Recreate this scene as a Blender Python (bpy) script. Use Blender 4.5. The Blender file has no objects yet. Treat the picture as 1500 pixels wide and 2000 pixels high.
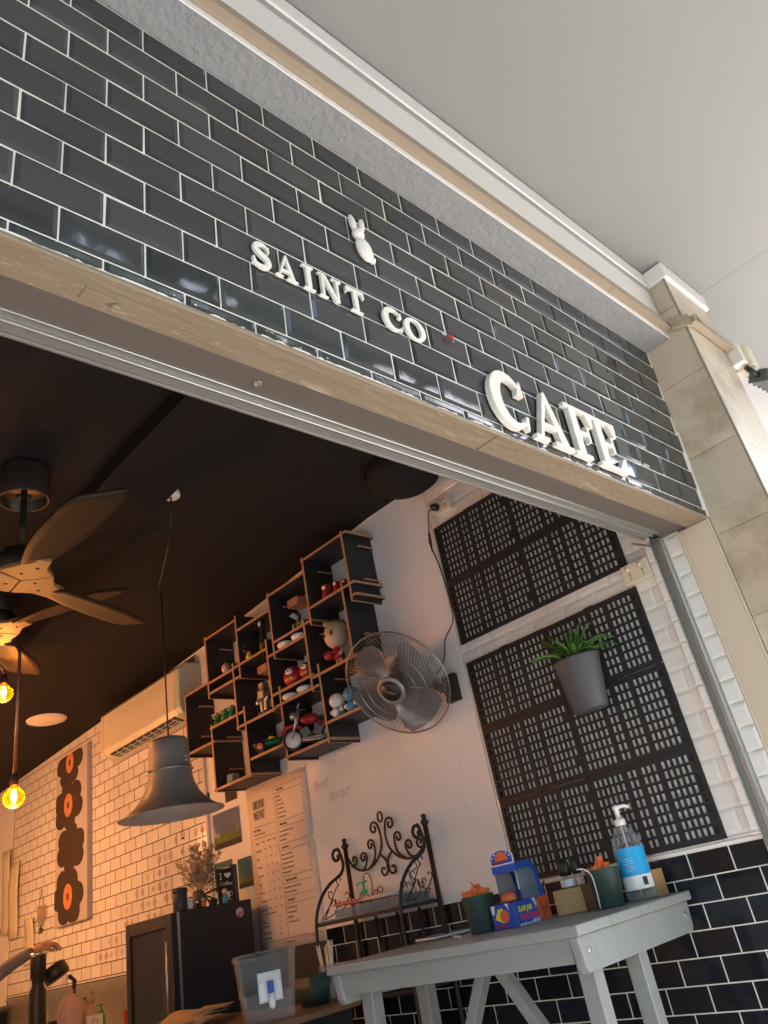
import bpy, bmesh, math, random
from mathutils import Vector, Matrix
random.seed(7)
sc = bpy.context.scene
COL = sc.collection
R = math.radians
PI = math.pi

# ------------------------------------------------------------------ camera, sky, sun, exposure
cam_d = bpy.data.cameras.new('camera'); cam = bpy.data.objects.new('camera', cam_d); COL.objects.link(cam)
cr = Vector((0.723546803, -0.665139762, -0.184578226))
cdn = Vector((0.205443814, 0.46278488, -0.862335777))
cf = Vector((0.658993825, 0.586019839, 0.471495372))
CAM = Vector((-2.557135, -0.901124, -1.031641))
m = Matrix(((cr.x, -cdn.x, -cf.x, CAM.x), (cr.y, -cdn.y, -cf.y, CAM.y), (cr.z, -cdn.z, -cf.z, CAM.z), (0, 0, 0, 1)))
cam.matrix_world = m
cam_d.sensor_fit = 'VERTICAL'; cam_d.sensor_height = 36; cam_d.lens = 1506.364 / 2000 * 36
cam_d.shift_x = (750 - 759.947) / 2000; cam_d.shift_y = (956.485 - 1000) / 2000
cam_d.clip_start = 0.05; cam_d.clip_end = 300
sc.camera = cam

SUN_EL, SUN_AZ = 50, 62            # azimuth measured from straight out of the shopfront (-Y) towards +X
w = bpy.data.worlds.new('World'); sc.world = w; w.use_nodes = True
nt = w.node_tree
sky = nt.nodes.new('ShaderNodeTexSky'); sky.sky_type = 'NISHITA'; sky.sun_disc = False
sky.sun_elevation = R(SUN_EL); sky.sun_rotation = R(180 - SUN_AZ); sky.air_density = 1.2; sky.dust_density = 2.0
nt.links.new(sky.outputs[0], nt.nodes['Background'].inputs[0]); nt.nodes['Background'].inputs[1].default_value = 0.13
sd = bpy.data.lights.new('sun', 'SUN'); sd.energy = 4.2; sd.angle = R(0.5); sd.color = (1, 0.95, 0.87)
so = bpy.data.objects.new('sun', sd); COL.objects.link(so)
dv = Vector((math.sin(R(SUN_AZ)) * math.cos(R(SUN_EL)), -math.cos(R(SUN_AZ)) * math.cos(R(SUN_EL)), math.sin(R(SUN_EL))))
so.rotation_euler = dv.to_track_quat('Z', 'Y').to_euler(); so.location = (2, -8, 9)
vs = sc.view_settings; vs.view_transform = 'Standard'; vs.look = 'None'; vs.gamma = 1; vs.use_curve_mapping = False
vs.exposure = 2.75

# ------------------------------------------------------------------ materials
def S(h):
    h = h.lstrip('#'); o = []
    for i in (0, 2, 4):
        c = int(h[i:i + 2], 16) / 255; o.append(c / 12.92 if c <= .04045 else ((c + .055) / 1.055) ** 2.4)
    return tuple(o)
def mat(name, col, rough=.5, metal=0., var=.08, vs=6., bump=0., bs=60., spec=.5, col2=None, c2amt=0., c2scale=3., c2thr=.55, coat=0., trans=0., alpha=1., ior=1.45, emit=None, est=0., detail=4., stretch=None, rvar=0., orand=0.):
    M = bpy.data.materials.new(name); M.use_nodes = True
    t = M.node_tree; N = t.nodes; L = t.links; b = N['Principled BSDF']
    if isinstance(col, str): col = S(col)
    tc = N.new('ShaderNodeTexCoord'); src = tc.outputs['Object']
    if stretch:
        mp = N.new('ShaderNodeMapping'); mp.inputs['Scale'].default_value = stretch; L.new(src, mp.inputs[0]); src = mp.outputs[0]
    n1 = N.new('ShaderNodeTexNoise'); n1.inputs['Scale'].default_value = vs; n1.inputs['Detail'].default_value = detail; L.new(src, n1.inputs['Vector'])
    mx = N.new('ShaderNodeMix'); mx.data_type = 'RGBA'
    mx.inputs[6].default_value = tuple(max(0, c * (1 - var)) for c in col) + (1,)
    mx.inputs[7].default_value = tuple(min(1, c * (1 + var)) for c in col) + (1,)
    L.new(n1.outputs[0], mx.inputs[0]); out = mx.outputs[2]
    if col2 is not None:
        if isinstance(col2, str): col2 = S(col2)
        n2 = N.new('ShaderNodeTexNoise'); n2.inputs['Scale'].default_value = c2scale; n2.inputs['Detail'].default_value = 8; n2.inputs['Roughness'].default_value = .65; L.new(src, n2.inputs['Vector'])
        cr_ = N.new('ShaderNodeValToRGB'); cr_.color_ramp.elements[0].position = c2thr; cr_.color_ramp.elements[1].position = min(1, c2thr + .12)
        cr_.color_ramp.elements[0].color = (0, 0, 0, 1); cr_.color_ramp.elements[1].color = (c2amt,) * 3 + (1,)
        L.new(n2.outputs[0], cr_.inputs[0])
        m2 = N.new('ShaderNodeMix'); m2.data_type = 'RGBA'; L.new(cr_.outputs[0], m2.inputs[0]); L.new(out, m2.inputs[6]); m2.inputs[7].default_value = tuple(col2) + (1,); out = m2.outputs[2]
    if orand:                                                   # each tile its own shade
        oi = N.new('ShaderNodeObjectInfo'); mo = N.new('ShaderNodeMapRange'); mo.inputs[3].default_value = 1 - orand; mo.inputs[4].default_value = 1 + orand; L.new(oi.outputs['Random'], mo.inputs[0])
        m3 = N.new('ShaderNodeVectorMath'); m3.operation = 'SCALE'; L.new(out, m3.inputs[0]); L.new(mo.outputs[0], m3.inputs['Scale']); out = m3.outputs[0]
    L.new(out, b.inputs['Base Color'])
    b.inputs['Roughness'].default_value = rough; b.inputs['Metallic'].default_value = metal
    b.inputs['Specular IOR Level'].default_value = spec; b.inputs['IOR'].default_value = ior
    b.inputs['Coat Weight'].default_value = coat; b.inputs['Transmission Weight'].default_value = trans; b.inputs['Alpha'].default_value = alpha
    if rvar:
        mr = N.new('ShaderNodeMapRange'); mr.inputs[3].default_value = max(0, rough - rvar); mr.inputs[4].default_value = min(1, rough + rvar); L.new(n1.outputs[0], mr.inputs[0]); L.new(mr.outputs[0], b.inputs['Roughness'])
    if bump:
        n3 = N.new('ShaderNodeTexNoise'); n3.inputs['Scale'].default_value = bs; n3.inputs['Detail'].default_value = 5; L.new(src, n3.inputs['Vector'])
        bp = N.new('ShaderNodeBump'); bp.inputs['Strength'].default_value = bump; bp.inputs['Distance'].default_value = .01; L.new(n3.outputs[0], bp.inputs['Height']); L.new(bp.outputs[0], b.inputs['Normal'])
    if emit: b.inputs['Emission Color'].default_value = tuple(emit) + (1,); b.inputs['Emission Strength'].default_value = est
    return M
def glassy(name, tint, mixf=.75, rough=.05):
    """thin clear wall: mostly see-through, the rest a glossy coat"""
    M = bpy.data.materials.new(name); M.use_nodes = True; t = M.node_tree; N = t.nodes; L = t.links
    N.remove(N['Principled BSDF'])
    tr = N.new('ShaderNodeBsdfTransparent'); tr.inputs[0].default_value = tuple(tint) + (1,)
    gl = N.new('ShaderNodeBsdfPrincipled'); gl.inputs['Base Color'].default_value = tuple(c * .6 for c in tint) + (1,); gl.inputs['Roughness'].default_value = rough
    fr = N.new('ShaderNodeLayerWeight'); fr.inputs[0].default_value = .35
    mr = N.new('ShaderNodeMapRange'); mr.inputs[3].default_value = 1 - mixf; mr.inputs[4].default_value = .62; L.new(fr.outputs['Facing'], mr.inputs[0])
    mx = N.new('ShaderNodeMixShader'); L.new(mr.outputs[0], mx.inputs[0]); L.new(tr.outputs[0], mx.inputs[1]); L.new(gl.outputs[0], mx.inputs[2])
    L.new(mx.outputs[0], N['Material Output'].inputs[0]); return M

MT = {}
MT['black_tile'] = mat('black_glazed_tile', (.047, .048, .050), .055, var=.25, vs=3, bump=.05, bs=7, spec=.65, rvar=.03, orand=.22)  # lens veil put into the lifted base colour, scuffed_tile likewise
MT['scuffed_tile'] = mat('scuffed_black_tile', (.047, .048, .050), .10, var=.25, vs=3, bump=.05, bs=9, spec=.6, col2=(.6, .58, .52), c2amt=.85, c2scale=26, c2thr=.60)
MT['dado_tile'] = mat('dado_black_tile', (.012, .014, .019), .1, var=.25, vs=3, bump=.04, bs=9, orand=.4)
MT['grout'] = mat('cream_grout', (.80, .77, .68), .9, var=.06, vs=20, bump=.2, bs=200)
MT['white_tile'] = mat('white_glazed_tile', (.74, .71, .68), .12, var=.04, vs=4, bump=.03, bs=8)
MT['wall_tile'] = mat('flat_white_wall_tile', (.74, .70, .67), .16, var=.05, vs=4, bump=.03, bs=8, orand=.07)
MT['dark_grout'] = mat('dark_grout', (.085, .06, .05), .9, var=.1, vs=20)
MT['plaster'] = mat('painted_plaster', (.84, .805, .80), .75, var=.04, vs=1.5, bump=.12, bs=35, col2=(.42, .42, .46), c2amt=.35, c2scale=16, c2thr=.71)
MT['ceiling'] = mat('dark_painted_ceiling', (.017, .015, .015), .8, spec=.2, var=.2, vs=2, bump=.08, bs=30)
MT['beam_dark'] = mat('dark_painted_beam', (.015, .013, .012), .8, spec=.2, var=.2, vs=2, bump=.06, bs=30)
MT['canopy'] = mat('canopy_sheet', (.25, .25, .245), .55, var=.03, vs=1.2, bump=.03, bs=20, col2=(.35, .34, .33), c2amt=.3, c2scale=25, c2thr=.74)
MT['white_paint'] = mat('white_gloss_paint', (.84, .815, .80), .4, var=.04, vs=3, bump=.06, bs=40, col2=(.38, .36, .36), c2amt=.55, c2scale=22, c2thr=.70)
MT['grey_line'] = mat('grey_groove', (.42, .40, .40), .8)
MT['render'] = mat('rough_grey_render', (.28, .285, .295), .9, var=.12, vs=8, bump=1.0, bs=48, detail=6)
MT['trunking'] = mat('tan_trunking', (.33, .26, .19), .5, var=.05, vs=3, bump=.02, bs=40)
MT['tan_paint'] = mat('peeling_tan_paint', (.25, .195, .135), .5, var=.16, vs=5, bump=.9, bs=20, col2=(.60, .50, .37), c2amt=.7, c2scale=11, c2thr=.60, stretch=(.35, 1.6, 1.6))
MT['tan_flake'] = mat('lifted_paint_flakes', (.36, .285, .20), .5, var=.35, vs=60)
MT['cream_paint'] = mat('chipped_cream_paint', (.60, .515, .41), .5, var=.07, vs=4, bump=.3, bs=22, col2=(.12, .09, .07), c2amt=.8, c2scale=16, c2thr=.73)
MT['stone'] = mat('veined_beige_stone', (.56, .475, .375), .3, var=.16, vs=3.5, bump=.05, bs=18, col2=(.36, .28, .20), c2amt=.75, c2scale=3.2, c2thr=.50, detail=10, orand=.10)
MT['joint'] = mat('stone_joint', (.30, .27, .23), .9)
MT['alu'] = mat('satin_aluminium', (.50, .52, .51), .35, .85, var=.06, vs=9, stretch=(.3, 1, 1), rvar=.1)
MT['alu_dark'] = mat('weathered_aluminium', (.26, .245, .23), .45, .4, var=.1, vs=6)
MT['recess'] = mat('dark_soffit_paint', (.115, .095, .082), .6, var=.1, vs=3)
MT['letter'] = mat('white_painted_letter', (.80, .77, .71), .5, var=.08, vs=30, bump=.2, bs=60, stretch=(1, .25, 1))
MT['letter_wood'] = mat('whitewashed_wood', (.78, .73, .67), .55, var=.15, vs=18, bump=.35, bs=30, stretch=(3.5, .6, 1))
MT['rabbit'] = mat('white_rabbit_resin', (.86, .80, .76), .4, var=.08, vs=18, bump=.1, bs=40, col2=(.70, .48, .38), c2amt=.4, c2scale=30, c2thr=.62)
MT['rubber'] = mat('black_rubber', (.016, .017, .019), .6, var=.2, vs=10, bump=.15, bs=80)
MT['shelf_black'] = mat('black_shelf_face', (.022, .023, .028), .5, var=.15, vs=8, bump=.03)
MT['shelf_edge'] = mat('plywood_edge', (.42, .24, .135), .6, var=.25, vs=30, stretch=(1, 1, 6))
MT['iron'] = mat('wrought_iron', (.035, .034, .036), .5, .3, var=.2, vs=20)
MT['grey_paint'] = mat('grey_painted_timber', (.27, .285, .275), .42, var=.12, vs=9, bump=.3, bs=34, col2=(.42, .42, .40), c2amt=.5, c2scale=20, c2thr=.66, stretch=(1, .22, 1), rvar=.12)
MT['steel'] = mat('brushed_steel', (.55, .53, .5), .3, .9, var=.08, vs=12)
MT['lamp_metal'] = mat('aged_pewter', (.30, .292, .285), .42, .4, var=.2, vs=7, bump=.08, bs=25, rvar=.12)
MT['lamp_inside'] = mat('lamp_inner_enamel', (.62, .60, .55), .5, .3, var=.15, vs=10)
MT['dark_metal'] = mat('dark_bronze_metal', (.045, .036, .03), .45, .5, var=.15, vs=10)
MT['fan_wood'] = mat('varnished_blade_wood', (.030, .018, .009), .55, spec=.25, var=.3, vs=9, stretch=(1, 6, 1))
MT['fan_ply'] = mat('pale_hub_wood', (.27, .145, .05), .45, var=.15, vs=9, stretch=(1, 6, 1))
MT['pipe'] = mat('bronze_pipe', (.22, .14, .09), .35, .8, var=.12, vs=10)
MT['amber'] = glassy('amber_glass', (1.0, .46, .07), .93, .03)
MT['filament'] = mat('glowing_filament', (1, .7, .3), .5, emit=(1, .60, .20), est=60)
MT['cream_plastic'] = mat('aged_cream_plastic', (.70, .63, .49), .4, var=.04, vs=3)
MT['pale_green_plastic'] = mat('pale_end_cap_plastic', (.50, .56, .48), .45, var=.04)
MT['black_plastic'] = mat('black_plastic', (.02, .02, .022), .4, var=.15, vs=12)
MT['grey_plastic'] = mat('dark_grey_plastic', (.085, .085, .095), .5, var=.08, vs=10)
MT['white_plastic'] = mat('white_plastic', (.78, .75, .70), .4, var=.05)
MT['fan_wire'] = mat('fan_wire', (.36, .36, .36), .3, .9, var=.1)
MT['fan_blade'] = glassy('smoked_blade', (.34, .35, .37), .45, .3)
MT['fan_hub'] = mat('fan_hub_grey', (.30, .30, .29), .4, .4)
MT['fridge'] = mat('black_fridge_enamel', (.022, .020, .021), .45, var=.12, vs=5)
MT['dark_glass'] = mat('fridge_glass', (.018, .019, .02), .06, spec=.7, var=.1)
MT['paper'] = mat('menu_paper', (.74, .62, .53), .7, var=.04, vs=2)
MT['ink'] = mat('printing_ink', (.075, .05, .045), .7)
MT['pale_paper'] = mat('order_paper', (.76, .68, .50), .7, var=.06, vs=4)
MT['kraft'] = mat('kraft_paper', (.50, .34, .19), .7, var=.15, vs=10, bump=.1)
MT['wood'] = mat('honey_bamboo', (.50, .29, .12), .45, var=.2, vs=12, stretch=(1, 1, 7))
MT['counter'] = mat('counter_timber', (.22, .12, .065), .4, var=.25, vs=7, stretch=(6, 1, 1))
MT['leaf'] = mat('aloe_leaf', (.055, .16, .03), .4, var=.35, vs=14)
MT['dark_green'] = mat('dark_green_plastic', (.035, .065, .055), .45, var=.1)
MT['orange'] = mat('orange_sachet_foil', (.85, .20, .05), .35, var=.2, vs=30)
MT['red'] = mat('red_lacquer', (.42, .025, .03), .3, var=.15, vs=8)
MT['blue'] = mat('blue_print', (.03, .10, .48), .35, var=.15, vs=9)
MT['toy_orange'] = mat('basketball_orange', (.80, .16, .05), .45, var=.1, vs=9)
MT['yellow'] = mat('yellow_print', (.90, .75, .05), .5)
MT['white'] = mat('white_enamel', (.82, .80, .77), .3, var=.04)
MT['clear'] = glassy('clear_plastic', (.95, .965, .97), .92)
MT['clear_blue'] = glassy('tinted_plastic', (.62, .70, .78), .72)
MT['pale_bottle'] = mat('pale_bottle_glass', (.35, .42, .45), .15, var=.3, vs=20)
MT['smoked_glass'] = glassy('smoked_glass', (.34, .35, .36), .93, .04)
MT['label_blue'] = mat('blue_label', (.02, .36, .72), .4, var=.04)
MT['green'] = mat('green_toy_paint', (.03, .17, .06), .35, var=.2, vs=9)
MT['lime'] = mat('green_pump_plastic', (.06, .50, .10), .4, var=.05)
MT['skin'] = mat('skin', (.52, .29, .20), .5, var=.08, vs=12)
MT['sleeve'] = mat('grey_sleeve_cloth', (.20, .17, .19), .85, var=.15, vs=18, bump=.2, bs=60)
MT['hair'] = mat('dark_hair', (.02, .015, .012), .6, var=.2)
MT['doll_skin'] = mat('doll_face_vinyl', (.60, .40, .28), .45)
MT['blond'] = mat('blond_hair_vinyl', (.40, .33, .16), .5, var=.2, vs=30)
MT['toy_blue'] = mat('pale_blue_vinyl', (.07, .28, .48), .4)
MT['chalkboard'] = mat('chalkboard', (.02, .018, .018), .8, var=.2, vs=20)
MT['chalk'] = mat('chalk', (.70, .66, .58), .9)
MT['dried'] = mat('dried_pampas', (.34, .24, .15), .9, var=.3, vs=30)
MT['print_dark'] = mat('brown_flower_print', (.055, .032, .02), .8, var=.08)
MT['print_orange'] = mat('orange_print', (.62, .23, .09), .8, var=.06)
MT['canvas'] = mat('pale_lilac_canvas', (.50, .45, .47), .85, var=.04, vs=30, bump=.1, bs=200)
MT['stamp'] = mat('stamp_ink', (.46, .35, .30), .8, var=.45, vs=60, detail=6)
MT['stamp_pale'] = mat('faded_stamp_ink', (.55, .46, .42), .8, var=.35, vs=70, detail=6)
MT['downlight'] = mat('opal_disc', (.78, .68, .6), .5)
MT['pavement'] = mat('concrete_pavement', (.42, .40, .37), .85, var=.1, vs=4, bump=.2, bs=50)
MT['asphalt'] = mat('asphalt', (.05, .05, .052), .9, var=.2, vs=30, bump=.4, bs=150)
MT['floor'] = mat('cafe_floor', (.46, .44, .42), .5, var=.12, vs=3)
MT['street_wall'] = mat('street_wall_render', (.72, .70, .66), .85, var=.08, vs=1)
MT['street_glass'] = mat('street_window_glass', (.05, .06, .07), .08)
MT['handwriting'] = mat('faint_marker', (.42, .38, .42), .8)
MT['silver'] = mat('silver_toy_metal', (.55, .55, .55), .3, .85)
MT['taupe'] = mat('taupe_paper_bag', (.45, .33, .24), .8, var=.12, vs=9)
MT['pink'] = mat('pink_milk_plastic', (.62, .40, .33), .45, var=.06)
MT['cat'] = mat('painted_cat_ceramic', (.55, .43, .34), .4, var=.3, vs=20)

# ------------------------------------------------------------------ mesh building
class MB:
    def __init__(s): s.v = []; s.f = []; s.mi = []; s.cur = 0; s.sm = []; s.smooth = False
    def add(s, vs, fs):
        o = len(s.v); s.v += [Vector(p) for p in vs]
        for f in fs: s.f.append([o + i for i in f]); s.mi.append(s.cur); s.sm.append(s.smooth)
        return s
    def box(s, x0, x1, y0, y1, z0, z1, M=None):
        vs = [Vector((x, y, z)) for z in (z0, z1) for y in (y0, y1) for x in (x0, x1)]
        if M is not None: vs = [M @ p for p in vs]
        return s.add(vs, [(0, 2, 3, 1), (4, 5, 7, 6), (0, 1, 5, 4), (2, 6, 7, 3), (0, 4, 6, 2), (1, 3, 7, 5)])
    def prism(s, pts, d0, d1, M):
        """2-D outline pts extruded along local z from d0 to d1, placed by M"""
        n = len(pts); a = sum(pts[i][0] * pts[(i + 1) % n][1] - pts[(i + 1) % n][0] * pts[i][1] for i in range(n))
        if a < 0: pts = pts[::-1]
        vs = [M @ Vector((p[0], p[1], d0)) for p in pts] + [M @ Vector((p[0], p[1], d1)) for p in pts]
        fs = [list(range(n))[::-1], list(range(n, 2 * n))] + [(i, (i + 1) % n, n + (i + 1) % n, n + i) for i in range(n)]
        return s.add(vs, fs)
    def tube(s, path, r, n=6, closed=False, cap=True):
        path = [Vector(p) for p in path]; L = len(path)
        rs = r if isinstance(r, (list, tuple)) else [r] * L
        t0 = (path[1] - path[0]).normalized(); ref = Vector((0, 0, 1)) if abs(t0.z) < .9 else Vector((1, 0, 0))
        u = t0.cross(ref).normalized(); o = []
        for i, p in enumerate(path):
            if closed: t = path[(i + 1) % L] - path[i - 1]
            else: t = path[min(i + 1, L - 1)] - path[max(i - 1, 0)]
            if t.length < 1e-9: t = t0
            t.normalize(); u = (u - t * u.dot(t))
            if u.length < 1e-6: u = t.orthogonal()
            u.normalize(); v = t.cross(u)
            for k in range(n): a = 2 * PI * k / n; o.append(p + (u * math.cos(a) + v * math.sin(a)) * rs[i])
        fs = []
        for i in range(L if closed else L - 1):
            j = (i + 1) % L
            for k in range(n): fs.append((i * n + k, i * n + (k + 1) % n, j * n + (k + 1) % n, j * n + k))
        if cap and not closed: fs += [list(range(n))[::-1], list(range((L - 1) * n, L * n))]
        sm = s.smooth; s.smooth = n > 4; s.add(o, fs); s.smooth = sm; return s
    def lathe(s, prof, M, n=24, a0=0., a1=2 * PI, cap=True):
        full = abs(a1 - a0 - 2 * PI) < 1e-6; m_ = n if full else n + 1
        o = []
        for r, z in prof:
            for k in range(m_): a = a0 + (a1 - a0) * k / n; o.append(M @ Vector((r * math.cos(a), r * math.sin(a), z)))
        fs = []
        for i in range(len(prof) - 1):
            for k in range(n):
                k2 = (k + 1) % m_
                fs.append((i * m_ + k, i * m_ + k2, (i + 1) * m_ + k2, (i + 1) * m_ + k))
        if cap and full:
            if prof[0][0] > 1e-5: fs.append(list(range(m_))[::-1])
            if prof[-1][0] > 1e-5: fs.append(list(range((len(prof) - 1) * m_, len(prof) * m_)))
        sm = s.smooth; s.smooth = True; s.add(o, fs); s.smooth = sm; return s
    def ball(s, c, r, n=14, sc_=(1, 1, 1), M=None):
        h = n // 2; pr = [(max(1e-6, math.sin(PI * i / h)) * r, -math.cos(PI * i / h) * r) for i in range(h + 1)]
        T = Matrix.Translation(c) @ (M if M is not None else Matrix()) @ Matrix.Diagonal((sc_[0], sc_[1], sc_[2], 1))
        return s.lathe(pr, T, n, cap=False)
    def build(s, name, mats, parent=None, bevel=0, kind=None, loc=None, seg=1):
        base = Vector(loc) if loc is not None else (Vector(parent['_o']) if parent is not None and '_o' in parent else Vector())
        me = bpy.data.meshes.new(name); me.from_pydata([p - base for p in s.v], [], s.f)
        if not isinstance(mats, (list, tuple)): mats = [mats]
        for x in mats: me.materials.append(MT[x] if isinstance(x, str) else x)
        me.polygons.foreach_set('material_index', s.mi); me.polygons.foreach_set('use_smooth', s.sm); me.update()
        bmx = bmesh.new(); bmx.from_mesh(me); bmesh.ops.remove_doubles(bmx, verts=bmx.verts, dist=1e-6); bmesh.ops.recalc_face_normals(bmx, faces=bmx.faces); bmx.to_mesh(me); bmx.free()
        o = bpy.data.objects.new(name, me); COL.objects.link(o)
        if parent is not None:
            o.parent = parent; po = Vector(parent['_o']) if '_o' in parent else Vector(); o.location = base - po
        else: o.location = base
        o['_o'] = list(base)
        if bevel:
            b = o.modifiers.new('bevel', 'BEVEL'); b.width = bevel; b.segments = seg; b.limit_method = 'ANGLE'
        if kind: o['kind'] = kind
        return o
def tag(o, label, cat, group=None):
    o['label'] = label; o['category'] = cat
    if group: o['group'] = group
    return o
def thing(name, label, cat, loc=(0, 0, 0), group=None):
    o = bpy.data.objects.new(name, None); COL.objects.link(o); o.location = loc; o['_o'] = list(loc); o.empty_display_size = .05
    return tag(o, label, cat, group)
def frame(o, X, Y):
    X = Vector(X).normalized(); Y = Vector(Y); Y = (Y - X * X.dot(Y)).normalized(); Z = X.cross(Y)
    return Matrix(((X.x, Y.x, Z.x, o[0]), (X.y, Y.y, Z.y, o[1]), (X.z, Y.z, Z.z, o[2]), (0, 0, 0, 1)))
def wallM(y, z, x=.09): return frame((x, y, z), (0, -1, 0), (0, 0, 1))      # on the side wall, seen from inside: local x to the right, local y up
def text_into(mb, s, size, M, depth=.0006, align='LEFT', bold=0., sx=1., shear=0.):
    c = bpy.data.curves.new('t', 'FONT'); c.body = s; c.size = size; c.align_x = align; c.extrude = depth; c.offset = bold; c.resolution_u = 2; c.shear = shear
    o = bpy.data.objects.new('t', c); COL.objects.link(o)
    me = bpy.data.meshes.new_from_object(o.evaluated_get(bpy.context.evaluated_depsgraph_get()))
    mb.add([M @ Vector((v.co.x * sx, v.co.y, v.co.z)) for v in me.vertices], [list(p.vertices) for p in me.polygons])
    bpy.data.objects.remove(o); bpy.data.curves.remove(c); bpy.data.meshes.remove(me)
def spiral(c, r0, r1, a0, a1, n=14):
    return [(c[0] + (r0 + (r1 - r0) * i / n) * math.cos(a0 + (a1 - a0) * i / n), c[1] + (r0 + (r1 - r0) * i / n) * math.sin(a0 + (a1 - a0) * i / n)) for i in range(n + 1)]
def smoothp(P, n=5):
    """Catmull-Rom through the points"""
    P = [Vector(p) for p in P]; o = []
    for i in range(len(P) - 1):
        a, b, c, d = P[max(i - 1, 0)], P[i], P[i + 1], P[min(i + 2, len(P) - 1)]
        for k in range(n):
            t = k / n; o.append(.5 * ((2 * b) + (c - a) * t + (2 * a - 5 * b + 4 * c - d) * t * t + (3 * b - a - 3 * c + d) * t ** 3))
    o.append(P[-1]); return o

# ------------------------------------------------------------------ constants of the place (metres; z = 0 is the foot of the tiled fascia)
FL = -2.05; XW = .09; U = .07725; PW = .15218; TILT = R(3.2133)
def ceil_z(y):
    P = [(0, .79), (1.65, .79), (2.9, .70), (4.9, .615), (7.2, .545)]
    for (a, za), (b, zb) in zip(P, P[1:]):
        if y <= b: return za + (zb - za) * (y - a) / (b - a)
    return P[-1][1]
PANEL = frame((0, 0, 0), (1, 0, 0), (0, -math.sin(TILT), math.cos(TILT)))   # local x along the shop, y up the leaning fascia, z towards the street

# ------------------------------------------------------------------ ground, road, street beyond
MB().box(-40, 40, -3.2, .05, FL - .2, FL).build('pavement', 'pavement', kind='structure')
MB().box(-40, 40, -3.35, -3.2, FL - .25, FL - .002).build('kerb', 'pavement', kind='structure')
MB().box(-40, 40, -13, -3.35, FL - .3, FL - .13).build('road', 'asphalt', kind='structure')
MB().box(-40, 40, -60, -13, FL - .3, FL - .02).build('far_pavement', 'pavement', kind='structure')
MB().box(-5, 3.4, .05, 7.4, FL - .2, FL - .003).build('cafe_floor', 'floor', kind='structure')
for i, (x0, x1, h) in enumerate([(-22, -11, 5.2), (-11, -2, 4.2), (-2, 8, 5.8), (8, 20, 4.6)]):
    t = thing('street_building', ['low rendered shop across the street, far left', 'single storey shop across the street with wide windows', 'taller rendered shop straight across the street', 'low rendered shop across the street, far right'][i], 'building', (x0, -13, FL))
    MB().box(x0, x1 - .05, -22, -13, FL - .02, FL + h).build('wall', 'street_wall', t)
    for k in range(3):
        a = x0 + .8 + k * (x1 - x0 - 1) / 3; MB().box(a, a + (x1 - x0) / 3 - 1, -13.03, -12.97, FL + .5, FL + 2.5).build('window', 'street_glass', t)
    MB().box(x0, x1 - .05, -13.7, -13.02, FL + 2.8, FL + 3.0).build('awning', 'white_paint', t)

for i, (x, y, h) in enumerate([(-4.3, -3.75, 5.9), (-.1, -3.85, 6.3), (3.4, -9.3, 4.2), (-9.5, -10, 5.2)]):
    t = thing('street_tree', ['kerbside street tree in front of the left part of the shop', 'tallest kerbside street tree in front of the cafe opening', 'smallest street tree across the road, to the right', 'street tree across the road, far left'][i], 'tree', (x, y, FL - .13), 'street trees')
    MB().tube([(x, y, FL - .13), (x + .05, y, FL + h * .3), (x - .1, y + .1, FL + h * .6)], [.14, .10, .05], 8).build('trunk', 'counter', t)
    rr = random.Random(i); mb = MB()
    for k in range(1500):
        u_ = Vector((rr.gauss(0, 1), rr.gauss(0, 1), rr.gauss(0, .75))).normalized() * rr.uniform(.35, 1) ** .5
        c = Vector((x, y, FL + h * .68)) + Vector((u_.x * h * .34, u_.y * h * .34, u_.z * h * .33)); a = Vector((rr.gauss(0, 1), rr.gauss(0, 1), rr.gauss(0, 1))).normalized() * .17; b = Vector((rr.gauss(0, 1), rr.gauss(0, 1), rr.gauss(0, 1))).normalized() * .12
        mb.add([c - a, c + b, c + a, c - b], [(0, 1, 2, 3)])
    mb.build('crown', 'leaf', t)

# ------------------------------------------------------------------ canopy over the footpath
t = thing('footpath_canopy', 'flat pale grey canopy ceiling over the footpath above the tiled shopfront', 'canopy', (0, -.6, 1.0275))
xs = [-9, -6.6, -4.2, -1.9, .45, 2.8, 5.2, 8]
for a, b in zip(xs, xs[1:]):
    MB().box(a + .0008, b - .0008, -1.02, -.15, 1.0275, 1.04).build('ceiling_sheet', 'canopy', t)
MB().box(-9, 8, -1.02, 0, 1.0402, 1.10).build('canopy_deck', 'canopy', t)
MB().box(-9, 8, -1.06, -1.0205, 1.02, 1.14).build('fascia_board', 'dark_green', t)

# ------------------------------------------------------------------ shop front: tiled fascia, bulkhead, trunking, lintel
fw = thing('tiled_fascia', 'shop wall of glossy black subway tiles above the cafe opening', 'wall', (0, 0, 0))
MB().box(-5.2, XW + .003, -.032, .69, -.03, .0019, PANEL).build('grout_bed', 'grout', fw)
def bevel_tile(x0, x1, y0, y1, M, h=.0064, c=.0082):
    mb = MB(); b = .0022
    cx0 = c if x1 - x0 > .04 else .003
    vs = [(x0, y0, b), (x1, y0, b), (x1, y1, b), (x0, y1, b), (x0 + cx0, y0 + c, h), (x1 - cx0, y0 + c, h), (x1 - cx0, y1 - c, h), (x0 + cx0, y1 - c, h), (x0, y0, -.0004), (x1, y0, -.0004), (x1, y1, -.0004), (x0, y1, -.0004)]
    mb.add([M @ Vector(v) for v in vs], [(4, 5, 6, 7), (0, 1, 5, 4), (1, 2, 6, 5), (2, 3, 7, 6), (3, 0, 4, 7), (8, 9, 1, 0), (9, 10, 2, 1), (10, 11, 3, 2), (11, 8, 0, 3)])
    return mb
G = .0017
full = bevel_tile(-PW / 2 + G, PW / 2 - G, -U / 2 + G, U / 2 - G, Matrix())
proto = None
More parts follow.
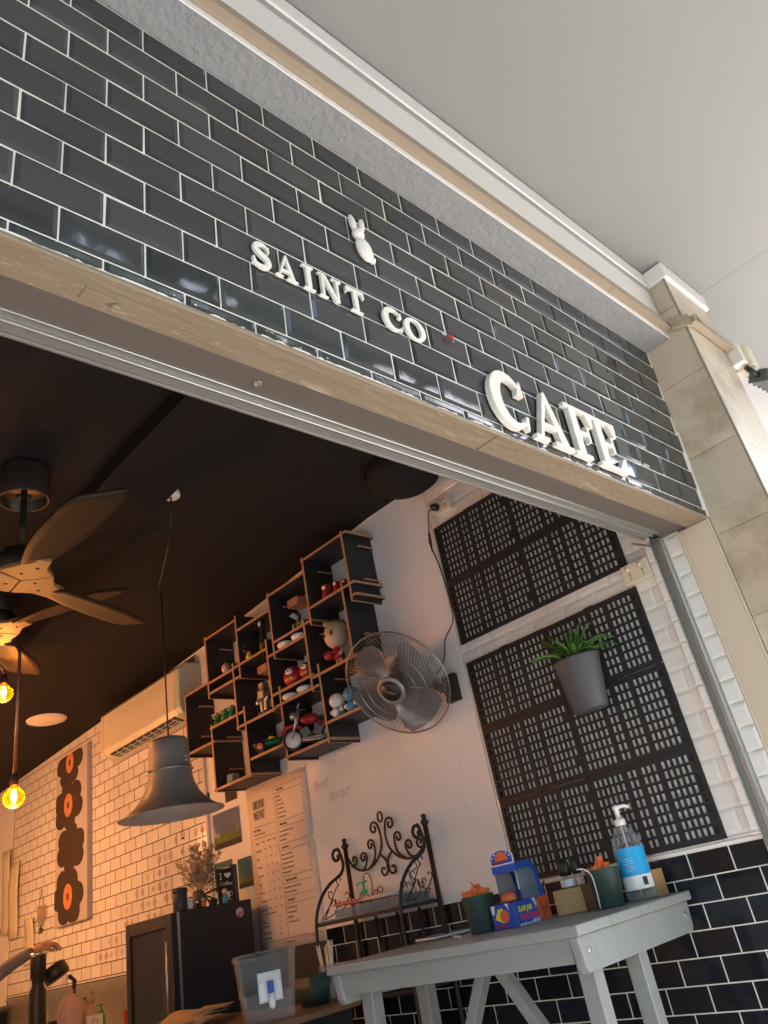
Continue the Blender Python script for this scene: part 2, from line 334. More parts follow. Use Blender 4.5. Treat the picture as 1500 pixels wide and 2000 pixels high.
def place_tile(cx, cy, M, parent, name, matname, protod={}):
    key = (name, matname)
    p = M @ Vector((cx, cy, 0)); rot = M.to_3x3()
    jit = Matrix.Rotation(random.gauss(0, .006), 3, 'X') @ Matrix.Rotation(random.gauss(0, .005), 3, 'Y')
    if key not in protod:
        o = full.build(name, matname, None); protod[key] = o
    else:
        o = protod[key].copy(); COL.objects.link(o)
    o.parent = parent; o.matrix_local = Matrix.Translation(p - Vector(parent['_o'])) @ (rot @ jit).to_4x4(); o['_o'] = list(p)
    return o
for r in range(0, 10):
    y0 = (r - 1) * U; y1 = r * U
    if r == 0: y0 = -.031
    if r == 9: y1 = .689
    off = 0 if r % 2 == 0 else .5
    for k in range(-24, 2):
        x0 = (k - 1 + off) * PW; x1 = (k + off) * PW
        if x0 > XW - .02: continue
        cut = False
        if x1 > XW: x1 = XW; cut = True
        if r in (0, 9) or cut:
            if x1 - x0 < .012: continue
            bevel_tile(x0 + G, x1 - G, y0 + G, y1 - G, PANEL).build('tile', 'scuffed_tile' if r == 0 and k < -5 else 'black_tile', fw)
        else: place_tile((x0 + x1) / 2, (y0 + y1) / 2, PANEL, fw, 'tile', 'black_tile')
rr = random.Random(21); mb = MB()
cl = [(-3.02, .02), (-2.86, .035), (-2.80, .03), (-2.70, .02), (-2.52, .04), (-2.43, .03), (-2.30, .02), (-2.15, .05), (-1.98, .03), (-1.75, .04), (-1.62, .02), (-1.30, .05)]
for k in range(70):
    c_, w_ = cl[int(rr.random() ** 1.25 * len(cl))]; x = c_ + rr.gauss(0, w_); y = -.031 + .014 * rr.random() ** 3; l = rr.uniform(.0006, .0028)
    M = PANEL @ Matrix.Translation((x, y, .0024 + min(.0042, (y + .031) * .5))) @ Matrix.Rotation(rr.uniform(0, 6), 4, 'Z')
    M = PANEL @ Matrix.Translation((x, y, .0024 + min(.0042, (y + .031) * .5))); mb.prism([(-l * 1.6, -l * .2), (-l * .3, -l * .35), (l * 1.5, -l * .25), (l * .9, l * .2), (l * .1, l * .42), (-l * .9, l * .25)], 0, .0010, M)
mb.build('plaster_specks', 'white_paint', fw, kind='stuff')
mb = MB(); x = -3.3; hh_ = .003
while x < -.2:
    st = rr.uniform(.004, .014); h2 = max(.0012, min(.011, hh_ + rr.gauss(0, .0022) - .12 * (hh_ - (.0048 if x < -1.3 else .0022))))
    mb.prism([(x, -.0312), (x + st, -.0312), (x + st, -.0312 + h2), (x, -.0312 + hh_)], .001, .0052, PANEL); x += st; hh_ = h2
mb.build('ragged_grout', 'grout', fw, kind='stuff')
MB().prism([(XW - .004, -.03), (XW + .014, -.03), (XW + .004, .32), (XW - .001, .32)], .001, .0105, PANEL).build('corner_sealant', 'white_paint', fw)

bk = thing('shopfront_bulkhead', 'white painted bulkhead with rough grey underside above the black tiles', 'bulkhead', (0, -.1, .69))
MB().box(-9, .088, -.139, 0, .69, .704).build('rendered_soffit', 'render', bk)
MB().box(-9, .088, -.1425, -.139, .6885, .706).build('plaster_bead', 'white_paint', bk)
MB().box(-9, .088, -.142, -.001, .7045, .925).build('bulkhead_face', 'white_paint', bk)
MB().box(-9, .088, -.1455, -.001, .925, .952).build('cornice_groove', 'grey_line', bk)
MB().box(-9, .088, -.150, -.001, .952, 1.027).build('cornice', 'white_paint', bk, bevel=.006)

tr = thing('cable_trunking', 'tan square cable trunking running along the white bulkhead and round the stone pillar', 'trunking', (0, -.16, .71))
TZ0, TZ1 = .709, .738
MB().box(-9, -.352, -.171, -.1425, TZ0, TZ1).build('trunking_length', 'trunking', tr, bevel=.0008)
MB().box(-.350, .066, -.1715, -.1425, TZ0, TZ1).build('trunking_length', 'trunking', tr, bevel=.0008)
tm = Matrix.Translation((0, 0, TZ0 - .014))
MB().prism([(.048, -.176), (.062, -.204), (.105, -.236), (.118, -.232), (.121, -.218), (.0895, -.218), (.0895, -.186)], 0, .052, tm).build('elbow_cover', 'trunking', tr, bevel=.0008)
MB().box(.118, .470, -.2485, -.2195, TZ0 + .004, TZ1 + .004).build('trunking_length', 'trunking', tr, bevel=.0008)
mb = MB()
for k in range(4):
    a = .125 + k * .007; mb.tube(smoothp([(a, -.236, .735), (a + .012, -.250, .752 - k * .003), (a + .022, -.252, .735 - k * .004), (a + .014, -.2495, .722)], 4), .0011, 4)
mb.build('loose_wire', 'pipe', tr)

li = thing('lintel_beam', 'tan timber lintel with peeling paint across the top of the cafe opening', 'beam', (0, .04, -.03))
MB().box(-5.2, -1.0915, .0, .079, -.0375, -.0305).build('lintel_board', 'tan_paint', li, bevel=.0025)
MB().box(-1.0885, .0885, .0, .0787, -.0378, -.0305).build('lintel_board', 'tan_paint', li, bevel=.0025)
MB().box(-5.2, .089, -.0045, .007, -.0385, -.0262).build('lintel_bead', 'tan_paint', li, bevel=.003)
rr = random.Random(12); mb = MB()
for k in range(120):
    x = -.1 - 3.1 * rr.random() ** .8; y = rr.uniform(.004, .074); l = rr.uniform(.008, .05) * (.5 + .5 * rr.random()); wd = rr.uniform(.0004, .0018); a = rr.gauss(0, .12); z = -.0379
    n = 7; pts = []
    for q in range(n):
        t_ = 2 * PI * q / n; px, py = l * .5 * math.cos(t_) * rr.uniform(.6, 1.1), wd * math.sin(t_) * rr.uniform(.5, 1.2); pts.append((x + px * math.cos(a) - py * math.sin(a), y + px * math.sin(a) + py * math.cos(a)))
    mb.prism(pts, z - rr.uniform(.0006, .0022), z + .0003, Matrix())
mb.build('paint_flakes', 'tan_flake', li, kind='stuff')
mb = MB(); mb.box(-2.145, -2.06, .035, .062, -.0405, -.0370); mb.lathe([(.009, 0), (.009, .006), (.006, .008)], Matrix.Translation((-2.085, .05, -.0402)) @ Matrix.Rotation(PI, 4, 'X'), 10)
mb.build('catch_plate', 'tan_paint', li, bevel=.001)
MB().box(-5.2, .0885, .0005, .175, -.030, .0).build('lintel_core', 'recess', li)

fr = thing('sliding_door_frame', 'aluminium sliding door track across the lintel and down the right jamb', 'door frame', (0, .17, -.05))
MB().box(-5.2, .0, .079, .149, -.0345, -.0305).build('track_soffit', 'recess', fr)
MB().box(-5.2, .0, .1478, .1525, -.0405, -.0305).build('track_lip', 'alu', fr, bevel=.001)
MB().box(-5.2, .0, .1525, .1735, -.0335, -.0305).build('track_channel', 'alu_dark', fr)
MB().box(-5.2, .0, .1735, .179, -.0410, -.0305).build('track_lip', 'alu', fr, bevel=.001)
MB().box(-5.2, .0, .179, .205, -.0350, -.0305).build('track_channel', 'alu_dark', fr)
MB().box(-5.2, .0, .205, .2135, -.0415, -.0305).build('track_lip', 'alu_dark', fr, bevel=.001)
MB().box(.055, .0885, .178, .196, FL, -.031).build('jamb_channel', 'alu', fr, bevel=.0015)
MB().box(.052, .0885, .196, .199, FL, -.0312).build('jamb_lip', 'alu_dark', fr)
MB().box(.066, .0885, .1995, .214, FL, -.0314).build('jamb_channel', 'alu_dark', fr)
MB().box(.052, .0885, .214, .2175, FL, -.0316).build('jamb_lip', 'alu', fr)
MB().lathe([(.0, 0), (.010, 0), (.010, .003), (.005, .003), (.004, .0015), (0, .0015)], Matrix.Translation((-1.745, .118, -.0345)) @ Matrix.Rotation(PI, 4, 'X'), 14).build('soffit_plug', 'alu_dark', fr)
MB().box(-.10, .05, .217, .221, -.060, -.052, Matrix.Rotation(R(-6), 4, 'Y')).build('loose_seal_strip', 'alu', fr)

tj = thing('timber_door_jamb', 'cream painted timber jamb with chipped paint beside the stone pillar', 'jamb', (.09, .06, -1))
MB().box(.078, .0898, .001, .1085, FL, -.0385).build('jamb_board', 'cream_paint', tj, bevel=.002)
MB().box(.0745, .0895, .1085, .116, FL, -.0395).build('jamb_stop', 'cream_paint', tj, bevel=.002)
MB().box(.0765, .0897, -.0055, .001, FL, -.036).build('jamb_edge_strip', 'cream_paint', tj, bevel=.002)

# stone pillar
sp = thing('stone_pillar', 'square pillar clad in beige veined stone tiles to the right of the opening', 'pillar', (.27, -.11, FL))
YF = -.2175; XR = .462
MB().box(.094, XR - .004, YF + .004, .3, FL, .944).build('pillar_core', 'joint', sp)
zs = [-2.05, -1.923, -1.620, -1.316, -1.012, -.710, -.4105, -.107, .198, .502, .806, .9445]
for i, (a, b) in enumerate(zip(zs, zs[1:])):
    MB().box(.0902, .0945, YF + .0075, -.0075, a + .001, b - .001).build('stone_tile', 'stone', sp, bevel=.0008)
    MB().box(.0985, XR, YF, YF + .0045, a + .001 - .02 * (i > 0), b - .001 - .02 * (i < 10)).build('stone_tile', 'stone', sp, bevel=.0008)
MB().box(.0897, .0975, YF - .0006, YF + .0065, FL, .9443).build('edge_trim', 'joint', sp)
MB().box(.088, XR + .012, YF - .014, .0, .945, 1.027).build('pillar_cornice', 'white_paint', sp, bevel=.006)
MB().box(XR - .0035, XR + .0005, YF + .005, -.05, FL, .944).build('pillar_return', 'stone', sp)

# neighbour beyond the pillar and the light on it
nb = thing('neighbouring_shopfront', 'pale grey rendered wall of the next shop beyond the stone pillar', 'wall', (2, -.05, FL))
MB().box(XR + .002, 8, -.055, .2, FL, 1.027).build('wall', 'plaster', nb)
fl = thing('floodlight', 'black floodlight under a cream junction box on the right side of the stone pillar', 'floodlight', (.47, -.2, .65))
MB().box(.512, .585, -.282, -.205, .632, .742).build('junction_box', 'cream_plastic', fl, bevel=.008, seg=2)
MB().box(XR + .001, .511, -.265, -.212, .645, .735).build('mounting_plate', 'white_plastic', fl, bevel=.004)
fm = Matrix.Translation((.585, -.275, .585)) @ Matrix.Rotation(R(28), 4, 'X') @ Matrix.Rotation(R(-8), 4, 'Z')
mb = MB(); mb.box(-.055, .12, -.04, .03, -.028, .028, fm)
for k in range(5): mb.box(-.045 + k * .035, -.040 + k * .035, .03, .045, -.026, .026, fm)
mb.build('lamp_body', 'grey_plastic', fl, bevel=.006)
MB().box(-.047, .112, -.044, -.0405, -.022, .022, fm).build('lamp_lens', 'dark_glass', fl)
mb = MB(); mb.tube([(.50, -.25, .632), (.505, -.262, .60), (.53, -.272, .588)], .012, 8); mb.tube([(.56, -.26, .632), (.565, -.268, .61), (.58, -.272, .595)], .010, 8); mb.build('swivel_arm', 'black_plastic', fl)
MB().lathe([(0, 0), (.011, 0), (.011, .018), (0, .018)], Matrix.Translation((.527, -.272, .608)), 12).build('cable_gland', 'white_plastic', fl)

# ------------------------------------------------------------------ sign letters
def ribbon(path, wd):
    P = [Vector((a, b)) for a, b in path]; Lp, Rp = [], []
    for i, p in enumerate(P):
        t_ = (P[min(i + 1, len(P) - 1)] - P[max(i - 1, 0)]).normalized(); n_ = Vector((-t_.y, t_.x))
        k = wd(i / (len(P) - 1)) / 2; Lp.append(p + n_ * k); Rp.append(p - n_ * k)
    return [[(Lp[i].x, Lp[i].y), (Lp[i + 1].x, Lp[i + 1].y), (Rp[i + 1].x, Rp[i + 1].y), (Rp[i].x, Rp[i].y)] for i in range(len(P) - 1)], Lp, Rp
def rc(x0, y0, x1, y1): return [(x0, y0), (x1, y0), (x1, y1), (x0, y1)]
def arcp(cx, cy, rx, ry, a0, a1, n=26): return [(cx + rx * math.cos(R(a0 + (a1 - a0) * i / n)), cy + ry * math.sin(R(a0 + (a1 - a0) * i / n))) for i in range(n + 1)]
SF = .075
def glyph(c):
    """returns (polygons, ribbons) for a slab-serif capital in a box one unit tall"""
    P, Rb = [], []
    if c == 'I': P = [rc(.12, SF, .30, 1 - SF), rc(0, 0, .42, SF), rc(0, 1 - SF, .42, 1)]
    elif c == 'T': P = [rc(.295, SF, .475, .9), rc(.14, 0, .62, SF), rc(.02, .89, .74, 1), [(0, .72), (.05, .72), (.12, .89), (.02, .89)], [(.71, .72), (.76, .72), (.74, .89), (.64, .89)]]
    elif c == 'A': P = [[(.11, SF), (.19, SF), (.46, .82), (.42, .97)], [(.61, SF), (.81, SF), (.47, 1), (.40, .90)], rc(.24, .27, .64, .36), rc(0, 0, .31, SF), rc(.47, 0, .93, SF)]
    elif c == 'N': P = [rc(.10, SF, .21, .93), rc(.67, .0, .79, .93), [(.10, .97), (.30, .97), (.79, .0), (.62, .0)], rc(0, 0, .33, SF), rc(0, 1 - SF, .31, 1), rc(.54, 1 - SF, .92, 1)]
    elif c == 'F': P = [rc(.12, SF, .32, 1 - SF), rc(0, 0, .50, SF), rc(0, 1 - SF, .82, 1), [(.72, .70), (.79, .70), (.83, 1 - SF), (.60, 1 - SF)], rc(.32, .47, .58, .54), rc(.55, .36, .62, .68)]
    elif c == 'E': P = [rc(.12, SF, .32, 1 - SF), rc(0, 0, .84, SF), rc(0, 1 - SF, .80, 1), [(.71, .72), (.78, .72), (.81, 1 - SF), (.58, 1 - SF)], rc(.32, .47, .57, .54), rc(.54, .36, .61, .68), [(.60, SF), (.84, SF), (.90, .32), (.82, .32)]]
    elif c == 'C': Rb = [(arcp(.46, .5, .37, .44, 48, 312), lambda t: .075 + .18 * math.sin(PI * t) ** 1.6)]; P = [[(.66, .66), (.83, .66), (.80, .96), (.70, .84)], [(.70, .12), (.78, .04), (.83, .30), (.76, .30)]]
    elif c == 'O': Rb = [(arcp(.47, .5, .37, .44, 0, 360, 40), lambda t: .075 + .165 * abs(math.cos(2 * PI * t)) ** 1.3)]
    elif c == 'S':
        pts = smoothp([(.60, .76, 0), (.50, .92, 0), (.31, .945, 0), (.14, .83, 0), (.15, .66, 0), (.33, .54, 0), (.53, .42, 0), (.60, .25, 0), (.50, .09, 0), (.30, .045, 0), (.12, .10, 0), (.05, .26, 0)], 4)
        Rb = [([(p.x, p.y) for p in pts], lambda t: .075 + .15 * math.sin(PI * t) ** 1.2)]; P = [[(.56, .70), (.64, .68), (.62, .96), (.55, .90)], [(.0, .02), (.08, .08), (.09, .32), (.01, .34)]]
    elif c == 'D': Rb = [(arcp(.30, .5, .47, .455, -88, 88), lambda t: .09 + .13 * math.sin(PI * t))]; P = [rc(.10, SF, .30, 1 - SF), rc(0, 0, .34, SF), rc(0, 1 - SF, .34, 1)]
    elif c == 'R': Rb = [(arcp(.32, .735, .29, .22, -90, 90), lambda t: .08 + .12 * math.sin(PI * t))]; P = [rc(.10, SF, .30, 1 - SF), rc(0, 0, .42, SF), rc(0, 1 - SF, .34, 1), [(.34, .50), (.50, .50), (.84, 0), (.62, 0)]]
    elif c == 'K': P = [rc(.10, SF, .30, 1 - SF), rc(0, 0, .40, SF), rc(0, 1 - SF, .40, 1), [(.30, .40), (.38, .36), (.78, 1), (.68, 1)], [(.36, .56), (.46, .66), (.90, 0), (.66, 0)]]
    elif c == 'M': P = [rc(.10, SF, .20, .95), [(.10, 1), (.34, 1), (.62, .12), (.52, .0)], [(.52, 0), (.60, 0), (.92, 1), (.84, 1)], rc(.82, SF, 1.04, .95), rc(0, 0, .30, SF), rc(.74, 0, 1.14, SF)]
    elif c == 'U': Rb = [(arcp(.43, .33, .26, .29, 180, 360), lambda t: .20 - .10 * t)]; P = [rc(.07, .33, .27, 1 - SF), rc(.64, .33, .74, 1 - SF), rc(0, 1 - SF, .38, 1), rc(.54, 1 - SF, .84, 1)]
    return P, Rb
def add_glyph(mb, c, h, wsc, M, d, x=0., st=.00012, shear=0.):
    P, Rb = glyph(c); k = 0
    tf = lambda p: (x + (p[0] + shear * p[1]) * h * wsc, p[1] * h)
    for p in P: mb.prism([tf(q) for q in p], 0, d - k * st, M); k += 1
    for path, wd in Rb:
        q, Lp, Rp = ribbon(path, wd); n = len(Lp); Ld = [tf(v) for v in Lp]; Rd = [tf(v) for v in Rp]; dd = d - k * st; k += 1
        vs = [M @ Vector((a[0], a[1], z)) for z in (0, dd) for a in Ld + Rd]
        o = 2 * n; fs = []
        for i in range(n - 1):
            fs += [(o + i, o + i + 1, o + n + i + 1, o + n + i), (i, n + i, n + i + 1, i + 1), (i, i + 1, o + i + 1, o + i), (n + i, o + n + i, o + n + i + 1, n + i + 1)]
        fs += [(0, o, o + n, n), (n - 1, 2 * n - 1, o + 2 * n - 1, o + n - 1)]
        mb.add(vs, fs)
FACE = .0095
def sign_letter(c, x0, y0, h, width, d, label, m_, grp, rot=0.):
    P, Rb = glyph(c); allx = [p[0] for q in P for p in q] + [v.x for path, wd in Rb for v in ribbon(path, wd)[1] + ribbon(path, wd)[2]]
    mb = MB(); M = PANEL @ Matrix.Translation((x0, y0, FACE)) @ Matrix.Rotation(R(rot), 4, 'Z')
    add_glyph(mb, c, h, width / (h * (max(allx) - min(allx))), M, d)
    o = mb.build('sign_letter', m_, None, bevel=.0012, loc=tuple(PANEL @ Vector((x0, y0, FACE)))); tag(o, label, 'letter', grp); return o
for c, x0, wd, lab, ro in [('S', -1.829, .046, 'small white letter S, first of the word SAINT on the black tiles', -2), ('A', -1.772, .057, 'small white letter A in SAINT, between the S and the I', -1), ('I', -1.699, .031, 'small white letter I in SAINT on the black tiles', 1), ('N', -1.656, .066, 'small white letter N in SAINT, between the I and the T', 0), ('T', -1.577, .056, 'small white letter T at the end of SAINT', 0), ('C', -1.464, .064, 'small white letter C starting the word CO', -1), ('O', -1.394, .074, 'small white letter O next to a small red clip', 0)]:
    sign_letter(c, x0, .1415, .067, wd, .009, lab, 'letter', 'small white letters on the black tiles', ro)
for c, x0, wd, lab in [('C', -1.108, .150, 'large whitewashed wooden letter C starting the word CAFE'), ('A', -.945, .180, 'large whitewashed wooden letter A in CAFE'), ('F', -.757, .145, 'large whitewashed wooden letter F in CAFE'), ('E', -.622, .160, 'large whitewashed wooden letter E ending the word CAFE')]:
    sign_letter(c, x0, -.012, .176, wd, .018, lab, 'letter_wood', 'large white letters on the black tiles')
rb = thing('rabbit_figure', 'small white rabbit silhouette with two ears on the black tiles above SAINT', 'rabbit emblem', tuple(PANEL @ Vector((-1.5, .39, .01))))
def RM(x, y, a=0): return PANEL @ Matrix.Translation((x, y, FACE + .006)) @ Matrix.Rotation(R(a), 4, 'Z')
MB().ball((0, 0, 0), 1, 18, (.024, .036, .013), RM(-1.489, .362, 18)).build('body', 'rabbit', rb)
mb = MB(); mb.ball((0, 0, 0), 1, 14, (.0185, .018, .012), RM(-1.502, .405)); mb.ball((0, 0, 0), 1, 10, (.009, .009, .009), RM(-1.467, .338)); mb.build('head', 'rabbit', rb)
MB().ball((0, 0, 0), 1, 12, (.0095, .029, .008), RM(-1.515, .432, 12)).build('ear', 'rabbit', rb)
MB().ball((0, 0, 0), 1, 12, (.0095, .029, .008), RM(-1.487, .438, -8)).build('ear', 'rabbit', rb)
mb = MB(); M = PANEL @ Matrix.Translation((-1.233, .212, FACE)); mb.tube([M @ Vector(p) for p in [(0, 0, .004), (.012, -.002, .010), (.024, -.004, .006)]], .0035, 6)
mb.cur = 1; mb.tube([M @ Vector(p) for p in [(-.012, .004, .001), (0, 0, .004)]], .0012, 5); mb.tube([M @ Vector(p) for p in [(.024, -.004, .006), (.03, -.006, .001)]], .0012, 5)
tag(mb.build('wall_clip', ['red', 'white'], None, loc=tuple(M.translation)), 'tiny red clip stuck on the black tiles beside the O of CO', 'clip')

# ------------------------------------------------------------------ cafe room: walls and ceiling
sw = thing('side_wall', 'cafe side wall, white painted above with white tiles at the back and black tiles below', 'wall', (XW, 3, FL))
MB().box(XW, .4, .1165, 7.3, FL, .95).build('plaster', 'plaster', sw)
# bevelled white tiles behind the rubber mats
full_w = MB()
def side_tiles(name, matn, ya, yb, za, zb, pw, ph, x, bevelled, parent, lim=300, y_off=0., stuff_first=False):
    """courses on the side wall; nearest ones are parts, the rest is joined"""
    cells = []
    nr = int(math.ceil((zb - za) / ph - 1e-6))
    for r in range(nr):
        z1 = zb - r * ph; z0 = max(za, z1 - ph); o = (r % 2) * .5 * pw + y_off
        y = ya - o
        while y < yb:
            a, b = max(y, ya), min(y + pw, yb)
            if b - a > .012 and z1 - z0 > .012: cells.append((a, b, z0, z1))
            y += pw
    out = []
    cells.sort(key=lambda c: c[0]); rest = MB()
    protos = {}
    for i, (a, b, z0, z1) in enumerate(cells):
        g = .0019 if bevelled or 'dado' in name else .0030
        if i < lim:
            key = (round(b - a, 4), round(z1 - z0, 4))
            p = Vector((x, (a + b) / 2, (z0 + z1) / 2)); hw, hh = (b - a) / 2 - g * (1 if bevelled else 1.25), (z1 - z0) / 2 - g
            M0 = wallM(0, 0, 0)
            if key not in protos:
                mb_ = bevel_tile(-hw, hw, -hh, hh, M0, .0045, min(.011, hw * .5, hh * .5)) if bevelled else MB().box(-hw, hw, -hh, hh, -.0005, .0008, M0)
                ob = mb_.build(name, matn, None); protos[key] = ob
            else: ob = protos[key].copy(); COL.objects.link(ob)
            ob.parent = parent; ob.location = p - Vector(parent['_o']); ob['_o'] = list(p)
            ob.rotation_euler = (0, random.gauss(0, .002), random.gauss(0, .002)); out.append(ob)
        else:
            rest.box(x - .0008, x + .0005, a + g * 1.25, b - g * 1.25, z0 + g, z1 - g)
    if rest.v: rest.build(name + '_course', matn, parent, kind='stuff')
MB().box(XW - .004, XW - .0003, .1165, 1.236, -1.038, .80).build('tile_bedding', 'grout', sw)
side_tiles('bevelled_white_tile', 'white_tile', .2495, 1.232, -1.036, .66, .152, .0765, XW - .004, True, sw, 300, .04)
side_tiles('jamb_tile', 'white_tile', .1170, .1775, -1.9, -.04, .152, .0765, XW - .006, True, sw)
MB().box(.0605, XW - .001, .2178, .2494, -1.036, .70).build('tile_return', 'grout', sw)
side_tiles('return_tile', 'white_tile', .2180, .2492, -1.036, .66, .152, .0765, .060, True, sw, 300, .0)
MB().box(XW - .009, XW - .0005, 1.2325, 1.249, -1.034, .775).build('tile_edge_strip', 'white_paint', sw)
MB().box(XW - .0115, XW - .0008, .2185, 1.20, -1.047, -1.0365).build('dado_cap', 'white_paint', sw, bevel=.002)
# black dado
MB().box(XW - .0075, XW - .0004, .2183, 2.434, FL, -1.0475).build('dado_bedding', 'grout', sw)
side_tiles('black_dado_tile', 'dado_tile', .2190, 2.43, -1.90, -1.0485, .150, .0735, XW - .0074, False, sw, 300, .02)
# flat white tiles at the back, dark grout
MB().box(XW - .004, XW - .0002, 3.42, 6.5, -1.5, .66).build('tile_bed', 'dark_grout', sw)
side_tiles('wall_tile', 'wall_tile', 3.43, 6.49, -1.07, .622, .1515, .0762, XW - .004, False, sw, 300, .03)
MB().box(XW - .018, XW - .001, 4.2, 6.5, -1.09, -1.074).build('splashback_trim', 'steel', sw)
MB().box(XW - .012, XW - .001, 3.45, 6.45, -1.55, -1.0905).build('steel_splashback', 'steel', sw)
MB().tube([(XW - .012, 3.40, -1.2), (XW - .012, 3.40, .64)], .011, 8).build('white_pipe', 'white_plastic', sw)
# timber lining above the upper mat
mb = MB()
for k in range(3): mb.box(XW - .012 - .001 * k, XW - .001, .26, 1.225, .668 + k * .041, .668 + k * .041 + .039)
mb.build('lining_board', 'plaster', sw)

bw = thing('back_wall', 'tiled back wall at the far end of the cafe', 'wall', (-2, 7.2, FL))
MB().box(-5, .4, 7.2, 7.4, FL, .7).build('wall', 'wall_tile', bw)
mb = MB()
for r in range(20): mb.box(-1.4, .08, 7.193, 7.199, -1.1 + r * .0762, -1.1 + r * .0762 + .073)
mb.build('tile_course', 'wall_tile', bw, kind='stuff')
MB().box(-1.4, .085, 7.196, 7.1995, -1.3, .45).build('tile_bed', 'dark_grout', bw)
lw = thing('far_side_wall', 'plain painted wall on the far left of the cafe, out of view', 'wall', (-5, 3, FL))
MB().box(-5.2, -5, .1, 7.4, FL, 1).build('wall', 'plaster', lw)

ce = thing('cafe_ceiling', 'dark painted sloping cafe ceiling with boxed beams', 'ceiling', (-2, 3, .8))
ys = [.08, 1.65, 2.9, 4.9, 7.3]
for a, b in zip(ys, ys[1:]):
    za, zb = ceil_z(a), ceil_z(b)
    MB().add([(-5.1, a, za), (.3, a, za), (.3, b, zb), (-5.1, b, zb), (-5.1, a, za + .06), (.3, a, za + .06), (.3, b, zb + .06), (-5.1, b, zb + .06)], [(0, 1, 2, 3), (7, 6, 5, 4), (0, 4, 5, 1), (3, 2, 6, 7), (0, 3, 7, 4), (1, 5, 6, 2)]).build('ceiling_panel', 'ceiling', ce)
for (xa, xb, d) in [(-1.32, -1.02, .085), (-3.3, -3.05, .085)]:
    mb = MB()
    for a, b in zip(ys, ys[1:]):
        za, zb = ceil_z(a) + .01, ceil_z(b) + .01
        mb.add([(xa, a, za - d), (xb, a, za - d), (xb, b, zb - d), (xa, b, zb - d), (xa, a, za), (xb, a, za), (xb, b, zb), (xa, b, zb)], [(0, 1, 2, 3), (0, 4, 5, 1), (3, 2, 6, 7), (0, 3, 7, 4), (1, 5, 6, 2)])
    mb.build('ceiling_beam', 'beam_dark', ce)
MB().box(-5.1, .3, .08, .2, -.028, .8).build('front_lining', 'ceiling', ce)
sp_ = thing('ceiling_speaker', 'black rounded speaker hung in the corner under the dark ceiling above the mats', 'speaker', (.0, 1.2, .7))
MB().lathe([(.02, 0), (.13, .010), (.165, .035), (.175, .08), (.175, .14), (0, .14)], Matrix.Translation((-.12, 1.16, .665)), 36).build('cabinet', 'ceiling', sp_)
MB().box(-.17, -.07, 1.11, 1.21, .785, .86).build('mount', 'black_plastic', sp_)
# ------------------------------------------------------------------ rubber mats on the wall
def mat_module_mesh(name):
    GX = [6, 2, 3, 6]; xs = [0.]; hx = []
    solid = .0135
    x = solid; p, sl = .0214, .0134
    for gi, g in enumerate(GX):
        for k in range(g):
            xs.append(x); hx.append(len(xs) - 1); xs.append(x + sl); x += p
        x += .0135 if gi < 3 else 0
    Wd = .435; sc_ = (Wd - solid) / (x - (p - sl)); xs = [0.] + [a * sc_ for a in xs[1:]] + [Wd]
    zs = [0.]; hz = []; z = .019
    for k in range(8): zs.append(z); hz.append(len(zs) - 1); zs.append(z + .0235); z += .0325
    zs.append(.29)
    mb = MB(); t = .006
    for i in range(len(xs) - 1):
        for j in range(len(zs) - 1):
            hole = i in hx and j in hz
            if hx[-1] == i and j in (hz[1], hz[6]): hole = False
            a, b, c, d = xs[i], xs[i + 1], zs[j], zs[j + 1]
            if not hole:
                for zz in (0, t): mb.add([(a, c, zz), (b, c, zz), (b, d, zz), (a, d, zz)], [(0, 1, 2, 3)])
            else:
                mb.add([(a, c, 0), (b, c, 0), (b, d, 0), (a, d, 0), (a, c, t), (b, c, t), (b, d, t), (a, d, t)], [(0, 1, 5, 4), (1, 2, 6, 5), (2, 3, 7, 6), (3, 0, 4, 7)])
    W_, H = xs[-1], zs[-1]
    mb.add([(0, 0, 0), (W_, 0, 0), (W_, H, 0), (0, H, 0), (0, 0, t), (W_, 0, t), (W_, H, t), (0, H, t)], [(0, 1, 5, 4), (1, 2, 6, 5), (2, 3, 7, 6), (3, 0, 4, 7)])
    for (bx, bz) in [(W_ / 2, .288)]: mb.box(bx - .02, bx + .02, bz, bz + .006, .002, t - .002)
    return mb
mod0 = None
def rubber_mat(ytop_left, ztop, rows, label):
    global mod0
    t = thing('rubber_mat', label, 'rubber mat', (XW, ytop_left, ztop), 'rubber mats on the side wall')
    for r in range(rows):
        for c in range(2):
            if mod0 is None: o = mod0 = mat_module_mesh('m').build('mat_module', 'rubber', None)
            else: o = mod0.copy(); COL.objects.link(o)
            o.parent = t
            o.matrix_local = Matrix.Translation(-Vector(t['_o'])) @ wallM(ytop_left - c * .4362, ztop - (r + 1) * .2915, XW - .0125) @ Matrix.Rotation(R(random.gauss(0, .12)), 4, 'Z')
            o['_o'] = list(t['_o'])
    for k in range(3): MB().box(XW - .0128, XW - .009, ytop_left - .86 + k * .42, ytop_left - .84 + k * .42, ztop - rows * .29, ztop - .01).build('batten', 'rubber', t)
    return t
rubber_mat(1.209, -.1555, 3, 'large black slotted rubber mat with a plant pot hung on it')
rubber_mat(1.211, .5110, 2, 'black slotted rubber mat high on the white tiled wall, directly under the lintel')

